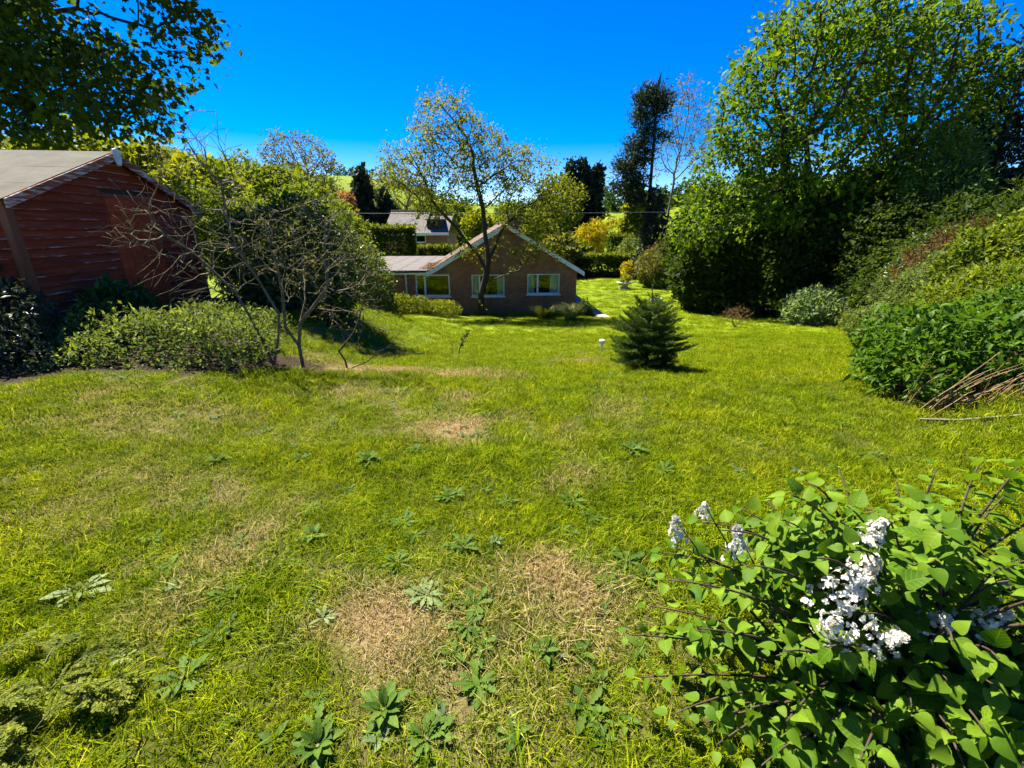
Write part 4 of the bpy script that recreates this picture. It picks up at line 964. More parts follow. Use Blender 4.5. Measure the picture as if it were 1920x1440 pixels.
shrub('leafy_bush', 'green bush sloping down towards the flat roof', 'shrub', (-10.6, 29.6), [((-11.4, 30, .9), (1.9, 1.6, 2.1)), ((-9.7, 29, -.6), (1.5, 1.4, 1.6)), ((-13.2, 30, 1.2), (2, 1.5, 2.4))], 3600, 3, .19, 'broad', 'bank', 714, nstem=4, stem_r=.05)
shrub('leafy_bush', 'dark olive bush at the left end of the flat roof', 'shrub', (-8.1, 22.6), [((-8.0, 22.8, -.7), (1.2, 1, 1.7)), ((-7.0, 22.4, -1.7), (1.0, .8, .9))], 2600, 3, .14, 'broad', 'oliv', 715, nstem=4, stem_r=.03)
shrub('leafy_bush', 'pale green bush beside the right hand shed wall', 'shrub', (-6.9, 12.4), [((-7.0, 12.4, .9), (1.1, .9, 1.3)), ((-6.0, 12.2, .2), (.9, .8, 1.0)), ((-8.2, 12.8, 1.4), (1.0, .8, 1.2))], 3000, 4, .11, 'leaf', 'bank', 716, nstem=5, stem_r=.02)
shrub('shed_border_shrub', 'mixed light green shrub growing along the front of the shed', 'shrub', (-4.6, 5.6), [((-4.6, 5.5, .20), (.85, .65, .36)), ((-3.75, 5.5, .16), (.6, .55, .32)), ((-5.25, 5.9, .22), (.6, .6, .36)), ((-4.2, 6.2, .12), (.8, .6, .32)), ((-5.0, 5.1, .12), (.55, .45, .26)), ((-4.9, 6.7, .14), (.6, .6, .30)), ((-4.6, 7.4, .06), (.8, .6, .28))], 5600, 4, .055, 'leaf', 'shrub_mixed', 717, nstem=9, stem_r=.008, lump=.28)
shrub('shaded_bush', 'dark bluish bush in the shade at the left edge below the shed', 'shrub', (-5.9, 5.0), [((-5.85, 5.0, .45), (.55, .5, .55)), ((-6.4, 5.2, .7), (.5, .45, .7)), ((-6.6, 4.7, .2), (.6, .4, .5)), ((-5.5, 4.7, .15), (.45, .3, .3))], 2600, 4, .06, 'leaf', 'ivy', 718, nstem=6, stem_r=.01)
shrub('laurel_clump', 'darker laurel leaves pushing up against the shed boards', 'shrub', (-5.55, 6.5), [((-5.6, 6.4, .42), (.28, .5, .36))], 800, 4, .085, 'oval', 'laurel', 719, nstem=4)

# ------------------------------------------------------------------ bare shrubs in front of the shed
tree('bare_shrub', 'bare lichen coloured shrub with long stems leaning towards the shed', 'shrub', (-3.12, 5.62),
     [(-1, [(-3.12, 5.62, -.12), (-3.2, 5.65, .15), (-3.35, 5.7, .5), (-3.5, 5.75, .8)]), (0, [(-3.0, 5.6, .2), (-2.95, 5.65, .55), (-3.15, 5.7, .95), (-3.35, 5.7, 1.35)]), (3, [(-3.75, 5.8, 1.05), (-4.0, 5.85, 1.3), (-4.3, 5.85, 1.5)]), (7, [(-3.4, 5.7, 1.7), (-3.38, 5.7, 2.1)])],
     [((-4.2, 5.85, 1.5), (.75, .4, .55)), ((-3.5, 5.7, 2.3), (.45, .4, .55)), ((-3.9, 5.8, 1.0), (.6, .4, .4)), ((-3.5, 5.7, 1.6), (.6, .45, .5)), ((-4.0, 5.8, 2.0), (.4, .3, .5))], 330, .11, None, 721, bark='bark_lichen', tip_r=.0026, max_r=.02, infl=.9, twigs=2, twig_len=.30, power=.5, up=.1, shell=.1)
tree('twiggy_shrub', 'dense twiggy olive shrub just left of the leaning bare tree', 'shrub', (-2.82, 5.78),
     [(-1, [(-2.82, 5.78, -.2), (-2.84, 5.8, .1), (-2.8, 5.85, .4), (-2.7, 5.9, .7)]), (1, [(-2.98, 5.8, .35), (-2.95, 5.8, .7)]), (2, [(-2.6, 5.85, .6), (-2.4, 5.9, .85)])],
     [((-2.6, 6.0, 1.2), (.75, .6, .7)), ((-2.15, 6.0, 1.0), (.5, .5, .55)), ((-3.0, 6.0, 1.4), (.5, .5, .6)), ((-2.4, 6, 1.65), (.5, .4, .4)), ((-2.3, 5.8, .5), (.45, .35, .25))], 430, .11, dict(k=1, size=.03, shape='leaf', mat='oliv', spread=1.2, depth=1), 722, bark='bark_lichen', tip_r=.0026, max_r=.024, infl=.9, twigs=2, twig_len=.28, power=.46, up=.1, shell=.1)
def z_(x, y): return Hs(x, y)
tree('leaning_bare_tree', 'small dark bare tree leaning over the bare earth patch', 'tree', (-2.42, 6.3),
     [(-1, [(-2.42, 6.3, z_(-2.42, 6.3) - .03), (-2.44, 6.3, -.25), (-2.52, 6.32, -.12), (-2.4, 6.34, .02), (-2.28, 6.36, .16), (-2.2, 6.38, .34), (-2.14, 6.4, .52)]), (0, [(-2.3, 6.28, -.34), (-2.17, 6.28, -.29), (-2.05, 6.28, -.22), (-1.95, 6.28, -.12)]), (8, [(-2.18, 6.3, -.15), (-2.22, 6.3, -.04)])],
     [((-1.95, 6.4, .35), (.35, .25, .25)), ((-1.75, 6.4, .1), (.35, .25, .2)), ((-1.8, 6.3, -.12), (.25, .2, .1)), ((-2.0, 6.4, .6), (.2, .2, .15))], 90, .07, None, 723, bark='bark_dark', tip_r=.0024, max_r=.026, infl=.6, twigs=1, twig_len=.14, power=.55, up=-.1)

# ------------------------------------------------------------------ plants against the bungalow
shrub('border_hedge', 'loose yellow green hedge below the left bungalow window', 'hedge', (-4.7, 23.2), [((-4.9, 23.2, -2.4), (1.0, .6, .55)), ((-3.7, 23.2, -2.5), (1.0, .6, .48)), ((-5.9, 23.3, -2.3), (.8, .6, .55)), ((-6.8, 23.0, -2.05), (.7, .6, .6))], 2400, 4, .10, 'leaf', 'yellowgreen', 731, nstem=6)
def grass_clump(label, x, y, h_, r_, nb, mat, seed):
    rg = np.random.default_rng(seed); t = thing('ornamental_grass', label, 'plant', (x, y, Hs(x, y)), group='grass clumps against the bungalow wall')
    V = []; Q = []; 
    for i in range(nb):
        a = rg.uniform(0, 6.28); d_ = np.array([math.cos(a), math.sin(a), 0]); sd = np.array([-d_[1], d_[0], 0]); p0 = d_ * r_ * .35 * rg.random(); L = h_ * rg.uniform(.6, 1.15); k = len(V); w = .018
        for s_ in (0, .35, .7, 1):
            q = p0 + d_ * r_ * rg.uniform(.7, 1.1) * s_ ** 1.8 + np.array([0, 0, L * (s_ - .35 * s_ * s_)]); V += [q - sd * w * (1.02 - s_), q + sd * w * (1.02 - s_)]
        Q += [(k + 2 * j, k + 2 * j + 1, k + 2 * j + 3, k + 2 * j + 2) for j in range(3)]
    tag(obj('blades', make_mesh('blades', np.array(V), [np.array(Q)]), M[mat], t), kind='stuff')
    MB().tube([(0, 0, -.05), (0, 0, .12)], [r_ * .35, r_ * .25], 8).build('root_crown', M['stem_straw'], t, True)
    return t
grass_clump('darker green grass clump under the right bungalow window', 1.7, 23.0, .95, .7, 320, 'yellowgreen', 741)
grass_clump('pale feathery grass clump at the right corner of the bungalow', 3.0, 22.9, 1.1, .85, 380, 'pale_grass', 742)
shrub('corner_bush', 'dark little bush by the bungalow corner beside the paved strip', 'shrub', (3.95, 24.3), [((3.95, 24.3, -2.7), (.4, .4, .45))], 420, 3, .10, 'broad', 'dark', 743, nstem=3)

# paved strip along the side of the bungalow
M['paving'] = plain('paving', (.34, .31, .27), (.22, .20, .18), 6, .9, .4, 60)
pth = bpy.data.objects.new('path', None); link(pth); tag(pth, 'paved strip along the right side of the bungalow', kind='structure')
sl = MB().box(-.33, .33, -.29, .29, -.05, .03).mesh('paving_slab'); sl.materials.append(M['paving'])
for i in range(24):
    yy = 23.7 + i * .6
    o = obj('paving_slab', sl, None, pth, (4.75 - (yy - 25) * .07, yy, Hs(4.75, yy) + .02)); o.rotation_euler = (RNG.normal(0, .01), RNG.normal(0, .01), R(4) + RNG.normal(0, .01))
# ------------------------------------------------------------------ young fir on the lawn
def make_fir(x, y):
    rg = np.random.default_rng(801); z0 = Hs(x, y)
    t = thing('young_fir', 'small dark green fir tree standing alone on the lawn', 'tree', (x, y, z0))
    Hh = 1.10
    MB().tube([(0, 0, -.05), (.01, 0, .4), (0, .01, .8), (0, 0, Hh)], [.035, .028, .018, .006], 8).build('trunk', M['bark_dark'], t, True)
    ntp = []; ntd = []; ntl = []
    def twig(mb, p0, d, L, r):
        d = d / np.linalg.norm(d); nseg = 4; pts = [p0]; dd = d.copy()
        for i in range(nseg):
            dd = dd + np.array([0, 0, .07]) + rg.normal(0, .04, 3); dd /= np.linalg.norm(dd); pts.append(pts[-1] + dd * L / nseg)
        mb.tube(pts, np.linspace(r, r * .35, nseg + 1), 4)
        m_ = max(6, int(L / .0022))
        s_ = rg.uniform(0.03, 1.0, m_) * nseg; i_ = np.minimum(s_.astype(int), nseg - 1); f_ = (s_ - i_)[:, None]
        P = np.array(pts); q = P[i_] * (1 - f_) + P[i_ + 1] * f_; ntp.append(q); ntd.append(norm(P[i_ + 1] - P[i_])); return P
    zs_ = [.07, .14, .22, .31, .40, .49, .58, .67, .76, .84, .92]
    for wi, zz in enumerate(zs_):
        f = zz / Hh
        L0 = .74 * (1 - f) ** .52 * (1 if f > .2 else .80 + f) + .05
        nb = 9 if wi < 7 else 6
        for b_ in range(nb):
            az = (b_ + .5 * (wi % 2) + rg.normal(0, .16)) * 6.283 / nb; L = L0 * rg.uniform(.66, 1.16)
            d = np.array([math.cos(az), math.sin(az), .02 + .40 * f + rg.normal(0, .11)])
            mb = MB(); P = twig(mb, np.array([0, 0, zz + rg.normal(0, .012)]), d, L, .007)
            n_ = int(L / .05)
            for i in range(1, n_):
                s_ = i / n_
                if s_ < .15: continue
                j = s_ * 4; a = int(min(j, 3)); p0 = P[a] * (1 - (j - a)) + P[a + 1] * (j - a); dm = norm(P[a + 1] - P[a]); sd = norm(np.cross(dm, np.array([0, 0, 1.0])))
                for sg in (-1, 1):
                    twig(mb, p0, dm * .8 + sd * sg * .8 + np.array([0, 0, rg.normal(.02, .08)]), max(.035, (1 - s_) * L * .42 + .03) * rg.uniform(.8, 1.15), .0035)
            mb.build('branch', M['bark_dark'], t, True)
    mb = MB()
    for d, L in ((np.array([0, .02, 1.0]), .20), (np.array([.75, 0, .75]), .11), (np.array([-.8, .1, .75]), .12), (np.array([.1, -.7, .7]), .08)): twig(mb, np.array([0, 0, Hh - .03]), d, L, .005)
    mb.build('leader_shoot', M['stem_green'], t, True)
    q = np.vstack(ntp); dd = np.vstack(ntd); n_ = len(q)
    rad = rg.normal(0, 1, (n_, 3)); rad -= dd * np.sum(rad * dd, 1, keepdims=True); rad = norm(rad) + np.array([0, 0, .35])
    F = norm(rad + dd * .8); me = cloud_mesh('needles', q, F, rg.normal(0, 1, (n_, 3)), rg.uniform(.026, .040, n_), 'needle', M['fir'], 2.2)
    tag(obj('needles', me, None, t), kind='stuff'); return t
make_fir(2.05, 6.6)

# ------------------------------------------------------------------ small garden things
M['stone'] = plain('stone', (.52, .50, .45), (.34, .32, .28), 12, .9, .6, 40)
M['terracotta'] = plain('terracotta', (.30, .13, .07), (.2, .085, .05), 10, .85, .3)
M['lamp_white'] = plain('lamp_white', (.75, .75, .72), (.6, .6, .58), 20, .35)
M['steel'] = plain('steel', (.35, .35, .34), (.25, .25, .25), 20, .35, metallic=.8)
def lathe(mb, prof, sides=16, c=(0, 0)):
    V = []; 
    for r_, z0 in prof: V += [(c[0] + r_ * math.cos(a), c[1] + r_ * math.sin(a), z0) for a in np.arange(sides) * 6.28319 / sides]
    n_ = len(prof)
    mb.add(V, [(i * sides + j, i * sides + (j + 1) % sides, (i + 1) * sides + (j + 1) % sides, (i + 1) * sides + j) for i in range(n_ - 1) for j in range(sides)], (), [list(range(sides))[::-1], list(range((n_ - 1) * sides, n_ * sides))])
    return mb
x, y = 1.88, 9.1
t = thing('stake_light', 'small white topped solar stake light left of the young fir', 'lamp', (x, y, Hs(x, y)))
MB().tube([(0, 0, -.05), (0, 0, .20)], [.016, .016], 8).build('stake', M['steel'], t, True)
lathe(MB(), [(.02, .19), (.045, .20), (.05, .26), (.02, .262)]).build('lens', M['lamp_white'], t, True)
lathe(MB(), [(.068, .262), (.066, .28), (.045, .30), (.01, .308)]).build('cap', M['lamp_white'], t, True)
x, y = -1.10, 8.9
t = thing('young_sapling', 'leaning young sapling with a tuft of dark leaves on the lawn', 'sapling', (x, y, Hs(x, y)))
MB().tube([(0, 0, -.05), (.03, 0, .12), (.10, 0, .28), (.17, 0, .42)], [.012, .011, .009, .006], 6).build('stem', M['stem_brown'], t, True)
rg = np.random.default_rng(811); n_ = 70; tt = rg.uniform(.35, 1.1, n_); q = np.stack([.17 * tt ** 1.2, rg.normal(0, .02, n_), .42 * tt], 1)
foli = cloud_mesh('leaves', q + rg.normal(0, .012, (n_, 3)), rg.normal(0, .7, (n_, 3)) + (.3, 0, .7), rg.normal(0, 1, (n_, 3)), rg.uniform(.05, .09, n_), 'oval', M['evergreen']); tag(obj('leaves', foli, None, t), kind='stuff')
for i, (dx, hh, lab) in enumerate(((-.13, .32, 'thin bare cane stuck in the lawn, left of the sapling'), (-.05, .24, 'shorter bare cane right next to the sapling stem'))):
    tag(MB().tube([(0, 0, -.04), (.01, 0, hh * .5), (0, .01, hh)], [.008, .007, .005], 6).build('garden_cane', M['stem_straw'], None, True, (x + dx, y - .02, Hs(x + dx, y))), lab, 'cane', 'canes by the sapling')
# planted urn and trough on the far lawn
x, y = 8.9, 36
t = thing('stone_urn', 'pale stone planter with a yellow plant on the far lawn', 'planter', (x, y, Hs(x, y)))
lathe(MB(), [(.42, -.03), (.44, .06), (.30, .12), (.20, .22), (.30, .34), (.62, .46), (.66, .52), (.55, .525)], 18).build('bowl', M['stone'], t, True)
rg = np.random.default_rng(812)
foliage(t, 'plant', [((x, y, Hs(x, y) + .68), (.32, .3, .28))], 130, 3, .14, 'broad', M['yellowgreen'], rg, (x, y, Hs(x, y)))
x, y = 9.35, 29.2
t = thing('stone_trough', 'low pale stone trough on the lawn behind the fir', 'trough', (x, y, Hs(x, y)))
mb = MB(); mb.box(-.36, .36, -.16, .16, .0, .08); mb.box(-.36, .36, -.16, -.10, .08, .26); mb.box(-.36, .36, .10, .16, .08, .26); mb.box(-.36, -.30, -.10, .10, .08, .26); mb.box(.30, .36, -.10, .10, .08, .26); mb.build('basin', M['stone'], t)
MB().box(-.298, .298, -.098, .098, .08, .20).build('compost', M['bark_dark'], t)
def rock(label, x, y, s_, seed, mat='stone', group='pale stones by the far bed'):
    rg = np.random.default_rng(seed); bm_v = []; n1, n2 = 6, 9
    for i in range(n1 + 1):
        a = math.pi * i / n1
        for j in range(n2):
            b_ = 6.28319 * j / n2; r_ = s_ * rg.uniform(.8, 1.15) if 0 < i < n1 else s_
            bm_v.append((r_ * math.sin(a) * math.cos(b_) * 1.4, r_ * math.sin(a) * math.sin(b_), r_ * math.cos(a) * .6 + s_ * .3))
    Q = [(i * n2 + j, (i + 1) * n2 + j, (i + 1) * n2 + (j + 1) % n2, i * n2 + (j + 1) % n2) for i in range(n1) for j in range(n2)]
    return tag(obj('garden_stone', make_mesh('garden_stone', np.array(bm_v), [np.array(Q)]), M[mat], None, (x, y, Hs(x, y))), label, 'stone', group)
rock('white stone directly right of the small upright shrub', 11.95, 25.6, .16, 821); rock('second white stone further right of the small upright shrub', 12.9, 25.4, .2, 822); rock('grey stone at the foot of the small upright shrub', 11.35, 25.0, .13, 823)
for i, (x, y, lab) in enumerate(((11.9, 26.6, 'terracotta pot just right of the small upright shrub'), (13.2, 27.0, 'terracotta pot furthest right by the dark bushes'))):
    t = thing('terracotta_pot', lab, 'pot', (x, y, Hs(x, y)), group='pots by the far bed')
    lathe(MB(), [(.20, -.03), (.28, .42), (.33, .44), (.33, .52), (.27, .52)], 14).build('pot', M['terracotta'], t, True)
    foliage(t, 'plant', [((x, y, Hs(x, y) + .7), (.24, .24, .25))], 90, 3, .11, 'broad', M['redbrown'], np.random.default_rng(830 + i), (x, y, Hs(x, y)))
t = tree('red_twig_bush', 'small bare bush with reddish twigs on the right lawn', 'shrub', (9.7, 19.2),
     [(-1, [(9.7, 19.2, Hs(9.7, 19.2)), (9.68, 19.2, Hs(9.7, 19.2) + .12)]), (0, [(9.85, 19.2, Hs(9.7, 19.2) + .25)]), (0, [(9.55, 19.2, Hs(9.7, 19.2) + .25)])],
     [((9.7, 19.2, -1.95), (.55, .4, .25)), ((9.4, 19.2, -2.1), (.3, .3, .25)), ((10.0, 19.2, -2.1), (.3, .3, .25))], 160, .1, dict(k=2, size=.06, shape='leaf', mat='redbrown', spread=1.2, depth=2), 835, bark='stem_straw', tip_r=.006, max_r=.03, infl=1, twigs=1, twig_len=.2, up=.3)
# overhead wire
pts = [(-30 + i * 6.0, 20 + i * 6.0 * .75 if False else 32 + (i * 6.0 - 30) * .34, 0) for i in range(14)]
pts = [(-14 + i * 3.4, 24.5 + i * 2.0, 2.05 + i * .085 + .004 * (i - 7) ** 2) for i in range(15)]
tag(MB().tube(pts, [.018] * 15, 5).build('overhead_wire', M['steel'], None, True), 'thin overhead wire crossing above the bungalow roof', 'wire')

# ------------------------------------------------------------------ leaves as separate parts
def leaf_strip(stations, fold=.25, curl=.25, wob=0.0, seed=0):
    """stations: (t, halfwidth) along a unit leaf; midrib at x=0"""
    rg = np.random.default_rng(seed); V = []; n_ = len(stations)
    for t_, w in stations:
        z0 = -curl * t_ * t_
        V += [(-w, t_ - w * .12, z0 + fold * w + rg.normal(0, wob)), (0, t_, z0), (w, t_ - w * .12, z0 + fold * w + rg.normal(0, wob))]
    Q = [(3 * i + j, 3 * i + j + 1, 3 * i + j + 4, 3 * i + j + 3) for i in range(n_ - 1) for j in range(2)]
    return make_mesh('leaf', np.array(V), [np.array(Q)], True)
def frame_matrix(p, f, nrm, s_):
    f = Vector(f).normalized(); nv = Vector(nrm); nv = (nv - f * nv.dot(f)); nv.normalize(); xv = f.cross(nv)
    return Matrix(((xv.x * s_, f.x * s_, nv.x * s_, p[0]), (xv.y * s_, f.y * s_, nv.y * s_, p[1]), (xv.z * s_, f.z * s_, nv.z * s_, p[2]), (0, 0, 0, 1)))
def place_leaves(t, meshes, items, limit, rest_mat, eye=np.array([0, 0, 1.6])):
    """items: (p, f, n, s) local to the thing; the ones that show largest become parts, the rest one joined part"""
    base = np.array(t.location)
    key = [s_ / np.linalg.norm(np.array(p) + base - eye) for p, f, nrm, s_ in items]
    order = np.argsort(key)[::-1]; VV = []; FF = []; k = 0
    for rank, i in enumerate(order):
        p, f, nrm, s_ = items[i]; me = meshes[i % len(meshes)]; mtx = frame_matrix(p, f, nrm, s_)
        if rank < limit:
            o = bpy.data.objects.new('leaf', me); link(o, t); o.matrix_local = mtx
        else:
            v = np.array([mtx @ q.co for q in me.vertices]); VV.append(v); FF.append(np.array([list(q.vertices) for q in me.polygons]) + k); k += len(v)
    if VV:
        o = obj('leaves', make_mesh('leaves', np.vstack(VV), [np.vstack(FF)], True), rest_mat, t); tag(o, kind='stuff')

# per-object colour variation for single leaves
def leafmat_obj(name, dark, light, trans=.4, rough=.5, tint=(1.2, 1.15, .5), veins=True):
    m, n, l, p = nt(name)
    oi = n.new('ShaderNodeObjectInfo'); tc = n.new('ShaderNodeTexCoord'); geo = n.new('ShaderNodeNewGeometry')
    ad = n.new('ShaderNodeMath'); ad.operation = 'ADD'; l.new(oi.outputs['Random'], ad.inputs[0]); l.new(geo.outputs['Random Per Island'], ad.inputs[1])
    fr = n.new('ShaderNodeMath'); fr.operation = 'FRACT'; l.new(ad.outputs[0], fr.inputs[0])
    c = ramp(n, l, fr.outputs[0], [(0, dark), (1, light)])
    sx = n.new('ShaderNodeSeparateXYZ'); l.new(tc.outputs['Object'], sx.inputs[0])
    ab = n.new('ShaderNodeMath'); ab.operation = 'ABSOLUTE'; l.new(sx.outputs[0], ab.inputs[0])
    ma = n.new('ShaderNodeMath'); ma.operation = 'MULTIPLY_ADD'; l.new(ab.outputs[0], ma.inputs[0]); ma.inputs[1].default_value = -.75; l.new(sx.outputs[1], ma.inputs[2])
    sc_ = n.new('ShaderNodeMath'); sc_.operation = 'MULTIPLY'; l.new(ma.outputs[0], sc_.inputs[0]); sc_.inputs[1].default_value = 34
    sn = n.new('ShaderNodeMath'); sn.operation = 'SINE'; l.new(sc_.outputs[0], sn.inputs[0])
    vr = n.new('ShaderNodeMapRange'); vr.inputs['From Min'].default_value = .8; vr.inputs['From Max'].default_value = 1.0; l.new(sn.outputs[0], vr.inputs['Value'])
    md_ = n.new('ShaderNodeMapRange'); md_.inputs['From Min'].default_value = .03; md_.inputs['From Max'].default_value = .008; l.new(ab.outputs[0], md_.inputs['Value'])
    mxv = n.new('ShaderNodeMath'); mxv.operation = 'MAXIMUM'; l.new(vr.outputs[0], mxv.inputs[0]); l.new(md_.outputs[0], mxv.inputs[1])
    vs = n.new('ShaderNodeMath'); vs.operation = 'MULTIPLY'; l.new(mxv.outputs[0], vs.inputs[0]); vs.inputs[1].default_value = .26
    c = mixc(n, l, vs.outputs[0], c, tuple(min(1, v * 2.0) for v in light))
    c = mixc(n, l, .6, c, ramp(n, l, noise(n, l, 22, 4, .65, geo.outputs['Position']), [(.3, (.7, .74, .7)), (.7, (1.25, 1.18, 1.1))]), 'MULTIPLY')
    l.new(c, p.inputs['Base Color']); p.inputs['Roughness'].default_value = rough; p.inputs['Specular IOR Level'].default_value = .12
    b = n.new('ShaderNodeBump'); b.inputs['Strength'].default_value = .25; b.inputs['Distance'].default_value = .004
    l.new(noise(n, l, 60, 3, .6, geo.outputs['Position']), b.inputs['Height']); l.new(b.outputs[0], p.inputs['Normal'])
    tr = n.new('ShaderNodeBsdfTranslucent'); l.new(mixc(n, l, 1.0, c, tint, 'MULTIPLY'), tr.inputs['Color'])
    mx = n.new('ShaderNodeMixShader'); mx.inputs[0].default_value = trans
    l.new(p.outputs[0], mx.inputs[1]); l.new(tr.outputs[0], mx.inputs[2]); l.new(mx.outputs[0], n['Material Output'].inputs['Surface']); return m
M['lilac'] = leafmat_obj('leaf_lilac_single', (.058, .135, .007), (.150, .245, .016), .45, .55)
M['laurel_single'] = leafmat_obj('leaf_glossy_single', (.038, .098, .007), (.088, .170, .014), .45, .4)
M['weed_single'] = leafmat_obj('leaf_weed_single', (.045, .100, .012), (.092, .160, .020), .4, .6)
M['weed_pale'] = leafmat_obj('leaf_weed_pale', (.11, .16, .05), (.17, .22, .08), .3, .6)

# ------------------------------------------------------------------ white lilac in the foreground
LIL = [leaf_strip([(0, .004), (.015, .13), (.07, .27), (.16, .36), (.30, .405), (.45, .385), (.60, .315), (.74, .215), (.86, .115), (.95, .04), (1.02, .001)], f_, c_, .008, i) for i, (f_, c_) in enumerate(((.28, .18), (.4, .30), (.15, .38), (.34, .05)))]
for me in LIL: me.materials.append(M['lilac'])
lx, ly = 1.36, 1.18
lil = thing('white_lilac', 'lilac bush with heart shaped leaves and white flowers in the foreground', 'shrub', (lx, ly, Hs(lx, ly)))
rg = np.random.default_rng(901); items = []; stems = 0
def bez(a, b_, c_, n_=9):
    s_ = np.linspace(0, 1, n_)[:, None]; return (1 - s_) ** 2 * a + 2 * s_ * (1 - s_) * b_ + s_ ** 2 * c_
def lilac_stem(tip, r0=.008, frac=.42, gap=.052, lsz=.075):
    st = np.array([rg.normal(0, .07), rg.normal(0, .07), -.02]); mid = np.array([tip[0] * .42, tip[1] * .42, tip[2] * .78 + .05]) + rg.normal(0, .04, 3)
    c_ = bez(st, mid, tip, 12); MB().tube(c_, np.linspace(r0, .0022, 12), 6).build('stem', M['stem_brown'], lil, True)
    L = np.linalg.norm(np.diff(c_, axis=0), axis=1).sum(); s_ = 1.0; k = 0
    while s_ > frac:
        j = s_ * 11; a = int(min(j, 10)); p = c_[a] * (1 - (j - a)) + c_[a + 1] * (j - a); d = norm(c_[a + 1] - c_[a])
        az = (k % 2) * 1.57 + rg.normal(0, .3); u = norm(np.cross(d, np.array([.3, .2, 1.0]))); w = np.cross(d, u)
        for sg in (-1, 1):
            o = (u * math.cos(az) + w * math.sin(az)) * sg
            f = norm(o * 1.0 + d * (.45 if s_ < .97 else .9) + np.array([0, 0, -.22]) + rg.normal(0, .16, 3))
            nrm = np.array([-.15, .15, 1.0]) + d * .35 + rg.normal(0, .28, 3)
            pet = p + f * .018
            items.append((pet, f, nrm, lsz * rg.uniform(.5, 1.4) * (.75 if s_ > .97 else 1)))
        s_ -= gap / L * rg.uniform(.75, 1.3); k += 1
for i in range(175):
    a = rg.uniform(0, 6.283); e = rg.uniform(-.1, 1) ** .8 if rg.random() > .2 else 0.1
    e = abs(e); ce = math.sqrt(max(0, 1 - e * e)); R3 = np.array([.90, .58, .78]) * rg.uniform(.72, 1.08)
    tip = np.array([ce * math.cos(a) * R3[0], ce * math.sin(a) * R3[1], .10 + e * R3[2]])
    if tip[0] < -.78 and tip[2] > .55: tip[2] *= .8
    lilac_stem(tip, lsz=.052)
for i in range(46):
    a = rg.uniform(-2.7, -.5); e = rg.uniform(.05, .75); ce = math.sqrt(1 - e * e); R3 = np.array([.85, .56, .62]) * rg.uniform(.7, 1.05)
    lilac_stem(np.array([ce * math.cos(a) * R3[0], ce * math.sin(a) * R3[1], .06 + e * R3[2]]), lsz=.056, frac=.3)
# flower panicles
PET = np.array([(0, 0, 0), (.5, .35, .1), (.42, .9, .02), (0, 1.05, -.12), (-.42, .9, .02), (-.5, .35, .1)])
def panicle(c_, axis, L, rad, n_, seed):
    rq = np.random.default_rng(seed); axis = norm(np.array(axis, float)); V = []; F = []; k = 0
    u = norm(np.cross(axis, np.array([.2, .9, .1]))); w = np.cross(axis, u)
    for i in range(n_):
        s_ = rq.random() ** .8; a = rq.uniform(0, 6.283); rr = rad * (1 - s_) ** .6 * rq.uniform(.6, 1.1) * (1 + .35 * math.sin(s_ * 19 + a)); o = u * math.cos(a) + w * math.sin(a)
        p = np.array(c_) + axis * (L * s_) + o * rr; nn_ = norm(o + axis * .3 + rq.normal(0, .35, 3)); e1 = norm(np.cross(nn_, rq.normal(0, 1, 3))); e2 = np.cross(nn_, e1); sz = rq.uniform(.008, .012)
        for j in range(4):
            b_ = j * 1.5708; d = e1 * math.cos(b_) + e2 * math.sin(b_); t2 = np.cross(nn_, d)
            V.append(p + sz * (PET[:, 0:1] * t2 + PET[:, 1:2] * d + PET[:, 2:3] * nn_ * 1.3)); F.append([[k, k + 1, k + 2, k + 3], [k, k + 3, k + 4, k + 5]]); k += 6
    me = make_mesh('flower_panicle', np.vstack(V), [np.array(F).reshape(-1, 4)]); o = obj('flower_panicle', me, M['petal'], lil); tag(o, kind='stuff')
    st = np.array(c_); MB().tube(bez(np.array([st[0] * .3, st[1] * .3, 0]), np.array([st[0] * .8, st[1] * .8, st[2] * .7]), st + axis * L * .9, 9), np.linspace(.006, .0015, 9), 5).build('stem', M['stem_brown'], lil, True)
bl = np.array([lx, ly, Hs(lx, ly)])
FLOW = [((.99, 1.08, .48), (.3, -.1, 1), .23, .08, 210), ((.95, 1.00, .48), (-.5, -.4, .7), .11, .055, 80), ((1.04, 1.00, .45), (.5, -.5, .6), .11, .055, 80), ((1.08, 1.12, .68), (.2, 0, 1), .10, .045, 60),
        ((.80, 1.28, .50), (-.2, .1, 1), .13, .042, 70), ((.62, 1.36, .50), (-.3, 0, 1), .12, .038, 60), ((.70, 1.38, .60), (-.1, 0, 1), .06, .03, 25), ((1.26, 1.04, .44), (-.1, -.4, .8), .12, .045, 70), ((1.36, 1.02, .46), (.3, -.3, .8), .13, .05, 85), ((1.10, .88, .08), (0, -.4, .8), .08, .035, 40), ((1.62, 1.2, .42), (.2, -.2, .8), .07, .03, 25)]
keep = []
for it in items:
    q = it[0] + bl + np.array(it[1]) * it[3] * .5; ok = True
    for (p, ax, L, rad, n_) in FLOW:
        cc = np.array(p) + norm(np.array(ax)) * L * .5 + np.array([-.05, -.07, .08]); d_ = q - cc
        if np.linalg.norm(d_) < rad + .055: ok = False; break
    if ok: keep.append(it)
place_leaves(lil, LIL, keep, 300, M['lilac'])
for i, (p, ax, L, rad, n_) in enumerate(FLOW):
    panicle(np.array(p) - bl, ax, L, rad, n_, 920 + i)

